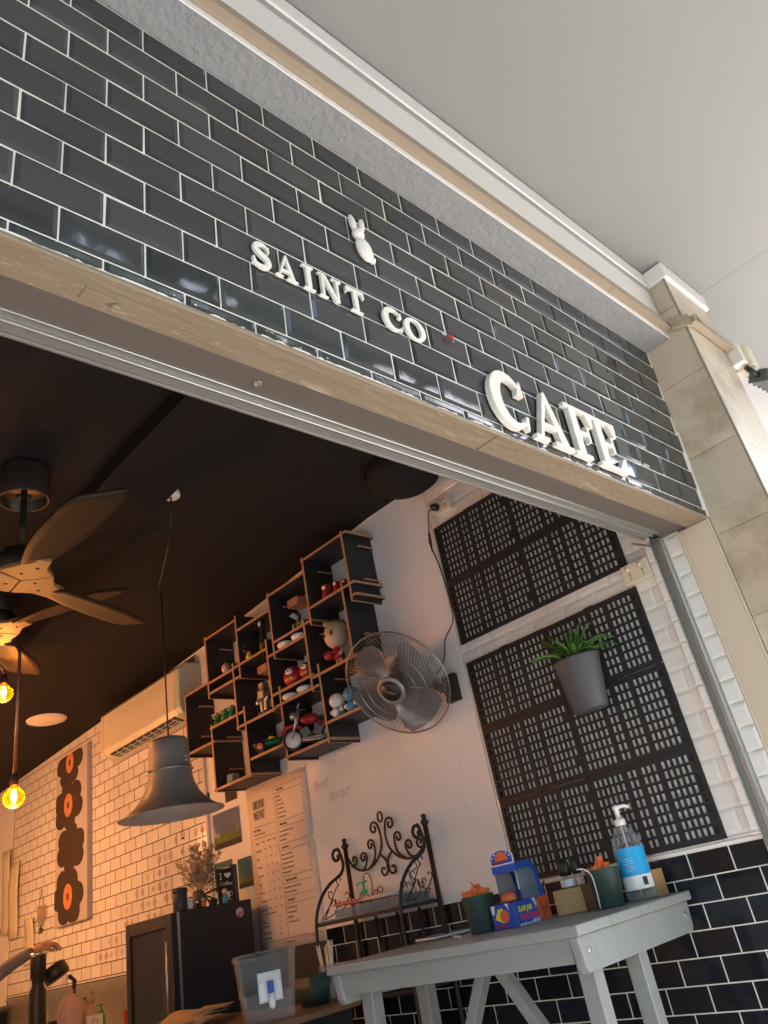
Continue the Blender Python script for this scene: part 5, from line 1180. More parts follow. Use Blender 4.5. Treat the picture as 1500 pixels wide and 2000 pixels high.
mb = MB(); mb.tube([M @ Vector((L1 * .66 + .03 * q, .070 - .060 * q * q, .0012)) for q in [i / 8 for i in range(9)]], .0011, 4); mb.tube([M @ Vector((L1 * .70 + .045 * q, .004 + .05 * q ** 1.5, .0012)) for q in [i / 8 for i in range(9)]], .0011, 4); mb.tube([M @ Vector((L1 * .66 + .06 * q, .032 + .006 * math.sin(q * 3), .0012)) for q in [i / 8 for i in range(9)]], .0011, 4); mb.build('ball_seam', 'black_plastic', bt)
mb = MB(); rr = random.Random(4)
for k in range(9):
    x = .008 + k * L1 * .068; h = rr.uniform(.006, .017); mb.prism([(x, .001), (x + .009, .001), (x + .008, h), (x + .004, h * .6), (x + .001, h * .9)], .0002, .0007, M)
mb.prism([(L1 * .50, .071), (L1 * .60, .071), (L1 * .63, .045), (L1 * .585, .052), (L1 * .57, .040), (L1 * .55, .058)], .0002, .0007, M); mb.build('splash_print', 'white', bt)
mb = MB(); text_into(mb, 'SLAM JAM', .0225, M @ Matrix.Translation((.012, .040, .0011)), .0003, bold=.0008, sx=.86); mb.build('title_print', 'yellow', bt)
mb = MB(); text_into(mb, 'BASKETBALL', .0215, M @ Matrix.Translation((.018, .017, .0013)), .0003, bold=.0007, sx=.92); mb.build('title_print', mat('pink_print', (.80, .06, .14), .5), bt)
# short printed end (towards the street on the left)
M2 = frame(B0 + e2 * L2, -e2, (0, 0, 1)); 
mb = MB(); mb.prism([(.012, .030), (.030, .060), (.035, .056), (.044, .062), (.050, .050), (.062, .045), (.064, .03), (.056, .018), (.040, .018), (.024, .026)], .0002, .0007, M2); mb.build('flame_print', 'yellow', bt)
mb = MB(); mb.prism([(.051 + .017 * math.cos(R(a)), .036 + .018 * math.sin(R(a))) for a in range(0, 360, 18)], .0007, .0013, M2); mb.build('ball_print', 'toy_orange', bt)
mb = MB(); text_into(mb, 'BASKETBALL', .0105, M2 @ Matrix.Translation((.003, .007, .0011)), .0003, bold=.0004, sx=.9); mb.build('title_print', 'red', bt)
mb = MB(); mb.prism([(.002, .069), (.018, .071), (.014, .048), (.008, .042), (.003, .05)], .0002, .0007, M2); mb.prism([(.058, .071), (.071, .071), (.070, .05), (.066, .06)], .0002, .0007, M2); mb.build('splash_print', 'white', bt)
# upper frame: hood, side rails and hoop
x0, x1 = L1 * .30, L1 * .93; hT = .185
mb = MB(); Ms = BM
for yy in (.002, L2 - .006):
    MB().prism([(x1 - .012, hB), (x1 + .004, hB), (x1 - .010, hT - .032), (x1 - .024, hT - .012), (x1 - .05, hT - .004), (x0 - .004, hT - .006), (x0 - .004, hT - .022), (x1 - .05, hT - .020), (x1 - .03, hT - .034)], -(yy + .004), -yy, BM @ Matrix.Rotation(PI / 2, 4, 'X')).build('side_rail', 'blue', bt)
MB().box(x0 - .006, x0 - .001, .001, L2 - .001, hT - .026, hT - .003, BM).build('hood_front', 'blue', bt)
MB().box(x0 - .006, x1 - .03, .001, L2 - .001, hT - .003, hT + .001, BM).build('hood', 'blue', bt)
M3 = frame(BM @ Vector((x0 - .0062, L2, hT)), -e2, (0, 0, 1)); hw_ = L2
mb = MB(); mb.prism([(.002, -.002), (hw_ - .002, -.002), (hw_ - .002, .026), (hw_ - .014, .040), (hw_ * .5, .048), (.014, .040), (.002, .026)], -.004, 0, M3); hb = mb.build('header_board', 'white', bt)
mb = MB(); mb.prism([(.006, .002), (hw_ - .006, .002), (hw_ - .006, .025), (hw_ - .016, .037), (hw_ * .5, .044), (.016, .037), (.006, .025)], 0.0, .0006, M3); mb.build('header_print', 'blue', bt)
mb = MB(); mb.prism([(hw_ * .5 + .026 * math.cos(R(a)), .012 + .027 * math.sin(R(a))) for a in range(0, 181, 15)], .0006, .0011, M3); mb.build('ball_print', 'toy_orange', bt)
mb = MB(); text_into(mb, 'BASKETBALL', .0095, M3 @ Matrix.Translation((.006, .005, .0014)), .0003, bold=.0004); mb.build('title_print', 'red', bt)
mb = MB()
for sx_, sy_ in ((.014, .024), (.024, .033), (hw_ - .014, .024), (hw_ - .024, .033)): mb.prism([((.0045 if q % 2 == 0 else .002) * math.cos(R(90 + 36 * q)) + sx_, (.0045 if q % 2 == 0 else .002) * math.sin(R(90 + 36 * q)) + sy_) for q in range(10)], .0006, .0012, M3)
mb.build('star_print', 'white', bt)
MB().box(x1 - .016, x1 - .012, .008, L2 - .008, hB, hT - .03, BM).build('back_panel', 'blue', bt)
MB().box(x0, x1 - .02, .0045, .0055, hB, hT - .02, BM).build('window', 'clear_blue', bt)
MB().box(x0, x1 - .02, L2 - .0055, L2 - .0045, hB, hT - .02, BM).build('window', 'clear_blue', bt)
q = BM @ Vector((x1 - .022, L2 * .5, hB + .055))
bbM = frame(BM @ Vector((x1 - .020, L2 * .5, hB + .030)), (-e2 * .8 + e1 * .35), (0, 0, 1))
bb = MB().box(-.030, .030, .0, .056, 0, .003, bbM).build('backboard', 'white', bt)
mb = MB(); mb.box(-.016, .016, .036, .038, .003, .004, bbM); mb.box(-.016, -.014, .014, .036, .003, .004, bbM); mb.box(.014, .016, .014, .036, .003, .004, bbM); mb.build('target_print', 'red', bb)
mb = MB(); mb.tube([bbM @ Vector((.016 * math.cos(2 * PI * i / 16), .012, .020 + .015 * math.sin(2 * PI * i / 16))) for i in range(16)], .003, 6, True); mb.lathe([(.015, 0), (.010, -.024)], bbM @ Matrix.Translation((0, .012, .020)) @ Matrix.Rotation(-PI / 2, 4, 'X'), 12, cap=False); mb.box(-.004, .004, -.03, .004, .016, .022, bbM); mb.build('hoop', mat('hoop_red', (.75, .03, .04), .4), bb)

# buckets of sauce sachets
def bucket(x, y, label, seed, tongs=True):
    t = thing('sachet_bucket', label, 'bucket', (x, y, TT), 'dark green buckets of orange sachets'); M = Matrix.Translation((x, y, TT))
    MB().lathe([(0, .0008), (.040, .0008), (.043, .006), (.055, .108), (.056, .112), (.053, .112), (.051, .106), (.041, .010), (0, .010)], M, 30).build('bucket', 'dark_green', t)
    rr = random.Random(seed)
    for k in range(28):
        a = rr.uniform(0, 6.28); r_ = rr.uniform(0, .040); T = M @ Matrix.Translation((r_ * math.cos(a), r_ * math.sin(a), .092 + rr.uniform(0, .046) * (1 - r_ / .06))) @ Matrix.Rotation(rr.uniform(0, 6.28), 4, 'Z') @ Matrix.Rotation(rr.uniform(-.6, .6), 4, 'X') @ Matrix.Rotation(rr.uniform(-.7, .7), 4, 'Y')
        vs = [T @ Vector(p) for p in [(-.009, 0, -.022), (.009, 0, -.022), (.010, .0, .014), (.007, 0, .024), (-.007, 0, .022), (-.010, 0, .014), (0, .006, -.004), (0, -.006, -.004)]]
        mb = MB(); mb.add(vs, [(0, 1, 6), (1, 2, 6), (2, 3, 6), (3, 4, 6), (4, 5, 6), (5, 0, 6), (1, 0, 7), (2, 1, 7), (3, 2, 7), (4, 3, 7), (5, 4, 7), (0, 5, 7)]); mb.build('sachet', 'orange', t)
    if tongs: MB().tube(smoothp([M @ Vector(p) for p in [(-.058, .004, .004), (-.058, .002, .09), (-.075, .012, .118), (-.092, .03, .124)]], 4), .0024, 6).build('tong_handle', 'white_plastic', t)
bucket(-.165, .672, 'dark green bucket of orange sachets beside the clear pump bottle', 1)
bucket(-.345, 1.062, 'dark green bucket of orange sachets behind the basketball game', 2, False)
# bamboo caddies with sauce bottles
def caddy(x, y, wx, wy, h, ang, label):
    t = thing('bamboo_caddy', label, 'caddy', (x, y, TT), 'bamboo caddies on the grey table'); M = Matrix.Translation((x, y, TT)) @ Matrix.Rotation(R(ang), 4, 'Z'); g = .008
    for (a, b, c, d) in ((-wx / 2, wx / 2, -wy / 2, -wy / 2 + g), (-wx / 2, wx / 2, wy / 2 - g, wy / 2), (-wx / 2, -wx / 2 + g, -wy / 2 + g, wy / 2 - g), (wx / 2 - g, wx / 2, -wy / 2 + g, wy / 2 - g)):
        MB().box(a, b, c, d, .001, h, M).build('side_panel', 'wood', t, bevel=.0012)
    MB().box(-wx / 2 + g, wx / 2 - g, -wy / 2 + g, wy / 2 - g, .001, .008, M).build('bottom', 'wood', t)
    return M
caddy(-.075, .865, .155, .10, .074, 20, 'bamboo caddy of small sauce bottles between the basketball game and a bucket')
caddy(.012, .622, .075, .08, .078, 5, 'bamboo caddy behind the clear pump bottle at the table corner')
rr = random.Random(9)
for i, (x, y, lab) in enumerate([(-.105, .850, 'sauce bottle with black cap and white label, left in the bamboo caddy'), (-.055, .845, 'sauce bottle with black cap and pink label, right in the bamboo caddy'), (-.06, .895, 'sauce bottle with black cap at the back of the bamboo caddy'), (.010, .625, 'sauce bottle with black cap in the caddy behind the pump bottle')]):
    t = thing('sauce_bottle', lab, 'bottle', (x, y, TT + .008), 'sauce bottles on the grey table'); M = Matrix.Translation((x, y, TT + .009))
    MB().lathe([(0, 0), (.018, 0), (.0195, .004), (.0195, .085), (.012, .100), (.011, .104)], M, 18).build('bottle', 'clear', t)
    MB().lathe([(0, .002), (.0175, .003), (.0178, .060), (0, .061)], M, 14).build('sauce', 'counter', t)
    MB().lathe([(.0198, .070), (.0198, .092)], M, 18, cap=False).build('label', 'white' if i != 1 else 'pink', t)
    MB().lathe([(0.0, .103), (.015, .103), (.016, .118), (.013, .140), (.006, .155), (0, .158)], M, 14).build('cap', 'black_plastic', t)
t = thing('potted_succulent', 'tiny green succulent in a white pot behind the bamboo caddy', 'plant', (-.092, 1.0, TT)); M = Matrix.Translation((-.092, 1.000, TT))
MB().lathe([(0, .001), (.022, .001), (.028, .07), (.024, .07), (0, .064)], M, 16).build('pot', 'white', t)
mb = MB()
for k in range(12): a = k * 2.4; mb.tube([M @ Vector((0, 0, .064)), M @ Vector((.018 * math.cos(a), .018 * math.sin(a), .09)), M @ Vector((.032 * math.cos(a), .032 * math.sin(a), .105 + .004 * (k % 3)))], [.004, .005, .001], 5)
mb.build('leaf', 'leaf', t)
# sanitiser pump bottle
t = thing('pump_bottle', 'large clear pump bottle with white pump and blue label on the grey table', 'pump bottle', (-.06, .605, TT)); M = Matrix.Translation((-.062, .617, TT + .001)) @ Matrix.Diagonal((.88, .88, .79, 1))
MB().lathe([(0, 0), (.050, 0), (.056, .006), (.057, .02), (.057, .19), (.052, .225), (.036, .258), (.019, .275), (.018, .285)], M, 36).build('bottle', 'clear', t)
MB().lathe([(0, .003), (.053, .005), (.054, .020), (.054, .03), (0, .031)], M, 30).build('liquid', 'clear', t)
FA = math.atan2(-.901 - .62, -2.557 + .05)
def lab_arc(r, z0, z1, a0, a1, name, m_, par): return MB().lathe([(r, z0), (r, z1)], M, 18, FA + a0, FA + a1, False).build(name, m_, par)
lb = lab_arc(.0576, .04, .195, -1.05, 1.25, 'label', 'label_blue', t); lab_arc(.0581, .040, .090, -1.05, 1.25, 'label_band', 'white', lb)
mb = MB()
for k in range(9):
    a = FA + .35 + k * .035; mb.prism([(-.0009 * (1 + k % 3) * .6, 0), (.0009 * (1 + k % 3) * .6, 0), (.0009 * (1 + k % 3) * .6, .03), (-.0009 * (1 + k % 3) * .6, .03)], 0, .0006, M @ frame((.0584 * math.cos(a), .0584 * math.sin(a), .052), (-math.sin(a), math.cos(a), 0), (0, 0, 1)))
mb.build('barcode', 'black_plastic', lb)
mb = MB()
for k in range(6):
    for q in range(6):
        if (k * 7 + q) % 5 == 4: continue
        a = FA - .55 + q * .12; mb.box(-.0028, .0028, 0, .0014, 0, .0004, M @ frame((.0579 * math.cos(a), .0579 * math.sin(a), .108 + k * .009), (-math.sin(a), math.cos(a), 0), (0, 0, 1)))
mb.build('small_print', 'white', lb)
mb = MB(); mb.lathe([(0, .282), (.021, .282), (.022, .286), (.022, .306), (.012, .310), (.0095, .312), (.0095, .345), (.013, .347), (.013, .360), (.004, .364), (0, .364)], M, 20); mb.tube([M @ Vector(p) for p in [(0, 0, .354), (.03, -.02, .356), (.044, -.03, .348)]], .006, 8); mb.build('pump', 'white', t)
MB().tube([M @ Vector(p) for p in [(0, 0, .285), (.004, .002, .15), (.012, .006, .01)]], .0042, 6).build('dip_tube', 'white_plastic', t)
# tablet and cable
t = thing('tablet', 'black tablet in a white edged case lying on the grey table', 'tablet', (-.2, 1.35, TT)); M = frame((-.205, 1.345, TT + .004), (.85, -.25, 0), (.25, .85, 0))
MB().box(-.115, .115, -.075, .075, .0, .008, M).build('case', 'white', t, bevel=.003); MB().box(-.110, .110, -.070, .070, .0082, .0095, M).build('screen', 'dark_glass', t)
o = MB().tube(smoothp([(-.33, 1.22, TT + .004), (-.40, 1.13, TT + .004), (-.44, 1.09, TT + .004)], 5), .004, 6).build('charging_lead', 'white_plastic', None, loc=(-.33, 1.22, TT)); tag(o, 'white charging lead between the tablet and the far bucket', 'lead')

# ------------------------------------------------------------------ bar fridge and the things on top
FX0, FX1, FY0, FY1, FT = -.43, -.005, 2.90, 3.37, -.842
fg = thing('bar_fridge', 'black bar fridge with a glass door standing against the tiled wall', 'fridge', (-.2, 3.1, FL))
mb = MB(); mb.box(FX0 + .012, FX1, FY0, FY0 + .035, FL, FT); mb.build('side_wall', 'fridge', fg, bevel=.003)
MB().box(FX0 + .012, FX1, FY1 - .035, FY1, FL, FT).build('side_wall', 'fridge', fg, bevel=.003)
MB().box(FX0 + .012, FX1, FY0 + .0352, FY1 - .0352, FT - .035, FT - .0003).build('top', 'fridge', fg)
MB().box(FX1 - .03, FX1 - .002, FY0 + .0353, FY1 - .0353, FL, FT - .036).build('back', 'fridge', fg)
MB().box(FX0 + .012, FX1 - .03, FY0 + .0353, FY1 - .0353, FL, FL + .08).build('plinth', 'black_plastic', fg)
for zz in (FT - .21, FT - .46, FT - .72): MB().box(FX0 + .02, FX1 - .031, FY0 + .0356, FY1 - .0356, zz, zz + .006).build('inner_shelf', 'steel', fg)
for (a, b, c, d) in ((FY0 + .002, FY0 + .055, FL + .08, FT - .004), (FY1 - .045, FY1 - .002, FL + .08, FT - .004), (FY0 + .0552, FY1 - .0452, FT - .060, FT - .004), (FY0 + .0552, FY1 - .0452, FL + .08, FL + .14)):
    MB().box(FX0 - .032, FX0 + .010, a, b, c, d).build('door_rail', 'black_plastic', fg, bevel=.003)
MB().box(FX0 - .018, FX0 - .014, FY0 + .0553, FY1 - .0453, FL + .1402, FT - .0602).build('door_glass', 'smoked_glass', fg)
MB().tube([(FX0 - .048, FY0 + .024, FT - .12), (FX0 - .052, FY0 + .024, FT - .3), (FX0 - .048, FY0 + .024, FT - .48)], .0055, 8).build('handle', 'steel', fg)
mb = MB()
for k in range(7): mb.lathe([(0, 0), (.024, 0), (.025, .10), (.011, .15), (.011, .17), (0, .17)], Matrix.Translation((FX0 + .06 + .03 * (k % 2), FY0 + .075 + k * .05, FT - .4535)), 12)
mb.build('bottle_row', 'pale_bottle', fg)
MB().box(FX0 - .0002, FX0 + .0128, FY0 - .0006, FY0 + .002, FL + .08, FT - .003).build('side_trim', 'steel', fg)
o = MB().lathe([(0, .004), (.021, .003), (.023, 0)], frame((-.078, FY0 - .0002, -.895), (1, 0, 0), (0, 0, 1)), 24).build('fridge_magnet', mat('magnet_print', (.62, .50, .48), .4, col2=(.45, .04, .05), c2amt=1, c2scale=40, c2thr=.48), None, loc=(-.078, FY0, -.895)); tag(o, 'round red and white magnet on the side of the black fridge', 'magnet')
M = Matrix.Translation((-.378, 2.955, FT)); t = thing('black_canister', 'plain black cylinder canister on the front corner of the fridge', 'canister', tuple(M.translation))
MB().lathe([(0, .0008), (.034, .0008), (.035, .004), (.035, .092), (.033, .096), (0, .096)], M, 24).build('body', 'black_plastic', t)
MB().lathe([(.0355, .080), (.037, .082), (.037, .098), (.034, .101), (0, .101)], M, 24).build('lid', 'black_plastic', t)
t = thing('dried_bouquet', 'dried beige pampas and flowers standing on the black fridge', 'dried flowers', (-.24, 3.04, FT)); M = Matrix.Translation((-.235, 3.02, FT))
MB().lathe([(0, .0008), (.030, .0008), (.036, .03), (.030, .07), (.018, .085), (.014, .084), (0, .03)], M, 18).build('vase', 'grey_plastic', t)
rr = random.Random(8)
for k in range(15):
    a = rr.uniform(0, 6.28); ln_ = rr.uniform(.14, .21); le = rr.uniform(.1, .75)
    tip = Vector((ln_ * math.sin(le) * math.cos(a), ln_ * math.sin(le) * math.sin(a), .06 + ln_ * math.cos(le)))
    mb = MB(); mb.tube([M @ Vector((0, 0, .05)), M @ (tip * .55 + Vector((0, 0, .03))), M @ tip], .0014, 4)
    d = tip.normalized()
    for q in range(60):
        s_ = rr.uniform(.45, 1.12); c_ = tip * s_; r_ = .017 * (1.25 - s_) + .006
        off = Vector((rr.gauss(0, r_), rr.gauss(0, r_), rr.gauss(0, r_))); p0 = M @ (c_ + off * .3); p1 = M @ (c_ + off + d * .014); u_ = Vector((rr.gauss(0, 1), rr.gauss(0, 1), rr.gauss(0, 1))).normalized() * .0062
        mb.add([p0, p1 + u_, p1 - u_], [(0, 1, 2)])
    mb.build('stem', 'dried', t)
t = thing('chalkboard_sign', 'small framed chalkboard reading I love coffee with a drawn cup, standing on the fridge', 'sign', (-.11, 2.93, FT)); M = frame((-.168, 2.935, FT + .001), (1, -.10, 0), (0, .10, 1))
MB().box(0, .092, 0, .162, -.014, .0, M).build('board', 'chalkboard', t)
for (a, b, c, d) in ((0, .092, .0, .008), (0, .092, .154, .162), (0, .008, .008, .154), (.084, .092, .008, .154)): MB().box(a, b, c, d, 0, .004, M).build('frame_strip', 'black_plastic', t)
mb = MB(); text_into(mb, 'I', .042, M @ Matrix.Translation((.016, .112, .0008)), .0003, bold=.0008); mb.box(.012, .026, .110, .113, 0, .001, M); mb.box(.012, .026, .140, .143, 0, .001, M)
mb.prism([(.060 + .019 * (math.sin(R(a)) ** 3), .129 + .0016 * (8.2 * math.cos(R(a)) - 3 * math.cos(R(2 * a)) - 1.2 * math.cos(R(3 * a)) - .6 * math.cos(R(4 * a)))) for a in range(0, 360, 12)], 0, .001, M)
text_into(mb, 'Coffee', .026, M @ Matrix.Translation((.012, .082, .0008)), .0003)
mb.prism([(.036, .052), (.066, .052), (.062, .026), (.055, .020), (.046, .020), (.040, .026)], 0, .001, M); mb.tube([M @ Vector((.068 + .009 * math.cos(a), .040 + .010 * math.sin(a), .0008)) for a in [R(q) for q in range(-100, 101, 20)]], .0014, 4); mb.box(.030, .072, .013, .016, 0, .001, M)
mb.build('chalk_drawing', 'chalk', t)
t = thing('black_speaker_box', 'tall narrow black box standing behind the chalkboard sign on the fridge', 'box', (-.05, 2.99, FT)); MB().box(-.078, -.036, 2.955, 3.06, FT + .0008, FT + .178).build('body', 'black_plastic', t, bevel=.003); MB().box(-.074, -.040, 2.953, 2.9555, FT + .01, FT + .17).build('grille', 'grey_plastic', t)
for i, (x, y, ma, lab) in enumerate([(-.338, 2.93, 'white', 'tiny white and black figure beside the black canister on the fridge'), (-.262, 2.935, 'orange', 'tiny orange and white figure in the middle of the fridge top'), (-.298, 2.93, 'black_plastic', 'tiny black and white figure on the fridge between two brighter ones'), (-.148, 2.915, 'toy_blue', 'tiny figure in blue standing before the chalkboard sign')]):
    M = Matrix.Translation((x, y, FT + .0008)); t = thing('small_figurine', lab, 'figurine', tuple(M.translation), 'tiny figures on the fridge'); h = (.055, .045, .035, .07)[i]
    MB().lathe([(0, 0), (.2 * h, 0), (.22 * h, .2 * h), (.14 * h, .52 * h), (.08 * h, .58 * h)], M, 12).build('body', ma, t)
    MB().ball((0, 0, 0), .21 * h, 12, (1, 1, 1), M @ Matrix.Translation((0, 0, .76 * h))).build('head', 'doll_skin' if i in (1, 3) else 'white', t)
    MB().ball((0, 0, 0), .215 * h, 12, (1, 1, .7), M @ Matrix.Translation((.03 * h, .02 * h, .84 * h))).build('hair', 'counter' if i % 2 else 'black_plastic', t)
    for s_ in (-1, 1): MB().tube([M @ Vector(p) for p in [(s_ * .15 * h, 0, .48 * h), (s_ * .26 * h, -.04 * h, .30 * h)]], .05 * h, 6).build('arm', ma, t)
t = thing('toy_aeroplane', 'small dark bent metal ornament lying before the dried flowers', 'ornament', (-.22, 2.93, FT)); mb = MB(); mb.tube([(-.215, 2.94, FT + .006), (-.245, 2.955, FT + .058), (-.175, 2.93, FT + .075)], .006, 6); mb.tube([(-.24, 2.955, FT + .054), (-.185, 2.925, FT + .02)], .005, 6); mb.build('frame', 'dark_metal', t)
MB().box(-.225, -.185, 2.925, 2.95, FT + .001, FT + .03).build('base', 'dark_metal', t, bevel=.004)

# ------------------------------------------------------------------ counter with water jug, kraft paper, planter
ct = thing('timber_counter', 'dark timber counter in front of the fridge and iron rack', 'counter', (-.6, 2.2, FL))
MB().box(-1.15, -.24, 1.86, 2.80, -1.325, -1.302).build('counter_top', 'counter', ct, bevel=.003)
MB().box(-1.13, -.26, 1.90, 2.78, FL, -1.326).build('counter_body', 'black_plastic', ct)
jg = thing('water_filter_jug', 'clear rectangular water dispenser with a blue and white tap on the counter', 'water jug', (-.6, 1.98, -1.30)); JM = Matrix.Translation((-.592, 1.975, -1.3015)) @ Matrix.Rotation(R(-24), 4, 'Z')
def rrect(w_, d_, r, n=5):
    o = []
    for cx, cy, a0 in ((w_ - r, d_ - r, 0), (-w_ + r, d_ - r, 90), (-w_ + r, -d_ + r, 180), (w_ - r, -d_ + r, 270)):
        for k in range(n + 1): a = R(a0 + 90 * k / n); o.append((cx + r * math.cos(a), cy + r * math.sin(a)))
    return o
def loft(mb, secs, M, cap0=True, cap1=False):
    n = len(secs[0][0]); vs = [M @ Vector((p[0], p[1], z)) for pts, z in secs for p in pts]; fs = []
    for i in range(len(secs) - 1):
        for k in range(n): fs.append((i * n + k, i * n + (k + 1) % n, (i + 1) * n + (k + 1) % n, (i + 1) * n + k))
    if cap0: fs.append(list(range(n))[::-1])
    if cap1: fs.append(list(range((len(secs) - 1) * n, len(secs) * n)))
    mb.smooth = True; mb.add(vs, fs); mb.smooth = False; return mb
loft(MB(), [(rrect(.086, .062, .02), .001), (rrect(.094, .068, .02), .07), (rrect(.108, .078, .022), .205), (rrect(.110, .080, .022), .213)], JM).build('tank', 'clear', jg)
loft(MB(), [(rrect(.080, .056, .018), .006), (rrect(.088, .062, .018), .09), (rrect(.0885, .0625, .018), .0905)], JM, True, True).build('water', 'clear', jg)
loft(MB(), [(rrect(.112, .082, .022), .206), (rrect(.113, .083, .022), .222), (rrect(.106, .076, .022), .228)], JM, False, True).build('lid', 'clear', jg)
M = JM @ frame((0, -.074, .045), (1, 0, 0), (0, .06, 1))
lb = MB(); lb.box(-.044, .044, .02, .115, .0005, .002, M); lb = lb.build('tap_panel', 'silver', jg, bevel=.0008)
MB().box(-.037, .037, .027, .108, .0021, .003, M).build('panel_face', 'white', lb)
mb = MB(); mb.box(-.011, .011, .045, .085, .003, .022, M); mb.build('tap_lever', 'blue', jg, bevel=.003)
MB().lathe([(0, .0), (.012, 0), (.014, .03), (.010, .045), (0, .05)], M @ Matrix.Translation((0, .046, .014)) @ Matrix.Rotation(PI / 2, 4, 'X'), 14).build('tap', 'white', jg)
mb = MB(); text_into(mb, 'WATER CO', .013, JM @ frame((-.038, -.0765, .158), (1, 0, 0), (0, .06, 1)) @ Matrix.Translation((0, 0, .003)), .0003) if False else None
rr = random.Random(6)
for k in range(7):
    y = 2.28 + .05 * k; x = -.86 + .055 * k; a = R(20 + rr.uniform(-14, 14)); M = Matrix.Translation((x + rr.uniform(-.03, .03), y, -1.3015 + .006 * k)) @ Matrix.Rotation(a, 4, 'Z')
    vs, fs = [], []; nx, ny = 8, 3; ph = rr.uniform(0, 6)
    for i in range(nx + 1):
        for j in range(ny + 1): vs.append(M @ Vector(((i / nx - .5) * .40, (j / ny - .5) * .15, .002 + .014 * (1 + math.sin(ph + i * .9)) * (.4 + .6 * j / ny) + .010 * i / nx)))
    for i in range(nx):
        for j in range(ny): q = i * (ny + 1) + j; fs.append((q, q + 1, q + ny + 2, q + ny + 1))
    mb = MB(); mb.smooth = True; mb.add(vs, fs); o = mb.build('kraft_paper_sheet', 'kraft', None, loc=tuple(M.translation)); so_ = o.modifiers.new('thickness', 'SOLIDIFY'); so_.thickness = .003
    tag(o, ('front', 'second from the front', 'third from the front', 'middle', 'third from the back', 'second from the back', 'back')[k] + ' sheet of crumpled brown paper in the counter heap', 'paper', 'brown paper on the counter')
t = thing('square_planter', 'dark green square planter on the counter right of the water jug', 'planter', (-.32, 2.03, -1.30)); M = Matrix.Translation((-.318, 2.05, -1.3015))
loft(MB(), [(rrect(.040, .040, .008), .001), (rrect(.058, .058, .008), .105), (rrect(.054, .054, .008), .105), (rrect(.05, .05, .008), .08)], M).build('pot', 'dark_green', t)
loft(MB(), [(rrect(.051, .051, .008), .085), (rrect(.050, .050, .008), .088)], M, False, True).build('soil', 'counter', t)
b2 = thing('dark_low_panel', 'dark brown painted panel on the wall below the menu poster', 'panel', (XW, 2.7, FL)); MB().box(XW - .008, XW - .0006, 2.436, 3.405, FL, -1.094).build('panel', mat('dark_brown_paint', (.07, .055, .05), .6), b2)

# ------------------------------------------------------------------ back bench: coffee gear, person's arm, dockets
bn = thing('back_bench', 'steel coffee bench along the tiled wall behind the fridge', 'bench', (-.2, 4.6, FL))
MB().box(-.95, .075, 3.55, 6.3, -1.36, -1.325).build('bench_top', 'steel', bn, bevel=.003); MB().box(-.93, .075, 3.57, 6.28, FL, -1.361).build('bench_body', 'black_plastic', bn)
BZ = -1.3245
t = thing('coffee_grinder', 'tall black coffee grinder under the reaching hand', 'coffee grinder', (-.49, 4.4, BZ)); M = Matrix.Translation((-.488, 4.42, 0))
MB().lathe([(0, BZ), (.06, BZ), (.062, BZ + .02), (.05, BZ + .04), (.046, -1.06), (.032, -1.02), (.036, -.99), (.043, -.985), (.044, -.875), (.042, -.868), (0, -.868)], M, 24).build('body', 'black_plastic', t)
MB().lathe([(.0445, -.874), (.046, -.870), (.046, -.858), (.03, -.852), (0, -.851)], M, 24).build('lid', 'steel', t)
t = thing('blender_jug', 'blender jug with an angled black lid and handle behind the grinder', 'blender', (-.38, 4.45, BZ)); M = Matrix.Translation((-.365, 4.45, 0))
MB().lathe([(.045, -1.22), (.062, -1.06), (.066, -1.0)], M, 20, cap=False).build('jug', 'clear', t)
MB().lathe([(0, BZ), (.07, BZ), (.072, BZ + .07), (.05, -1.22), (0, -1.22)], M, 20).build('motor_base', 'black_plastic', t)
lm_ = M @ Matrix.Translation((0, 0, -.995)) @ Matrix.Rotation(R(-24), 4, 'Y') @ Matrix.Rotation(R(-14), 4, 'X')
MB().lathe([(0, -.02), (.068, -.02), (.074, .0), (.07, .05), (.05, .062), (0, .064)], lm_, 24).build('lid', 'black_plastic', t)
MB().tube([lm_ @ Vector(p) for p in [(-.05, 0, .03), (-.085, 0, .085), (-.09, 0, .115)]], [.016, .016, .013], 8).build('spout', 'black_plastic', t)
MB().tube([M @ Vector(p) for p in [(.066, -.01, -1.01), (.10, -.015, -1.04), (.09, -.015, -1.14), (.055, -.01, -1.17)]], .012, 8).build('handle', 'black_plastic', t)
t = thing('milk_bottle', 'pink tinted plastic milk bottle with a side handle on the bench', 'milk bottle', (-.33, 4.35, BZ)); M = Matrix.Translation((-.325, 4.36, BZ))
loft(MB(), [(rrect(.055, .055, .02), .001), (rrect(.058, .058, .02), .02), (rrect(.058, .058, .02), .14), (rrect(.048, .048, .02), .185), (rrect(.024, .024, .015), .215), (rrect(.018, .018, .012), .222)], M, True, True).build('bottle', 'pink', t)
MB().lathe([(0, .222), (.02, .222), (.02, .243), (0, .245)], M, 14).build('cap', 'pink', t)
MB().tube([M @ Vector(p) for p in [(-.045, -.035, .17), (-.062, -.055, .15), (-.062, -.055, .09), (-.05, -.04, .07)]], .008, 8).build('handle', 'pink', t)
t = thing('cat_statuette', 'painted ceramic sitting cat statuette with raised ears on the bench', 'statuette', (-.2, 4.4, BZ)); M = Matrix.Translation((-.196, 4.38, BZ))
MB().lathe([(0, 0), (.045, .001), (.052, .03), (.046, .085), (.034, .13), (.026, .15)], M, 20).build('body', 'cat', t)
hd_ = MB().ball((0, 0, 0), 1, 16, (.036, .038, .033), M @ Matrix.Translation((-.004, 0, .175))).build('head', 'cat', t)
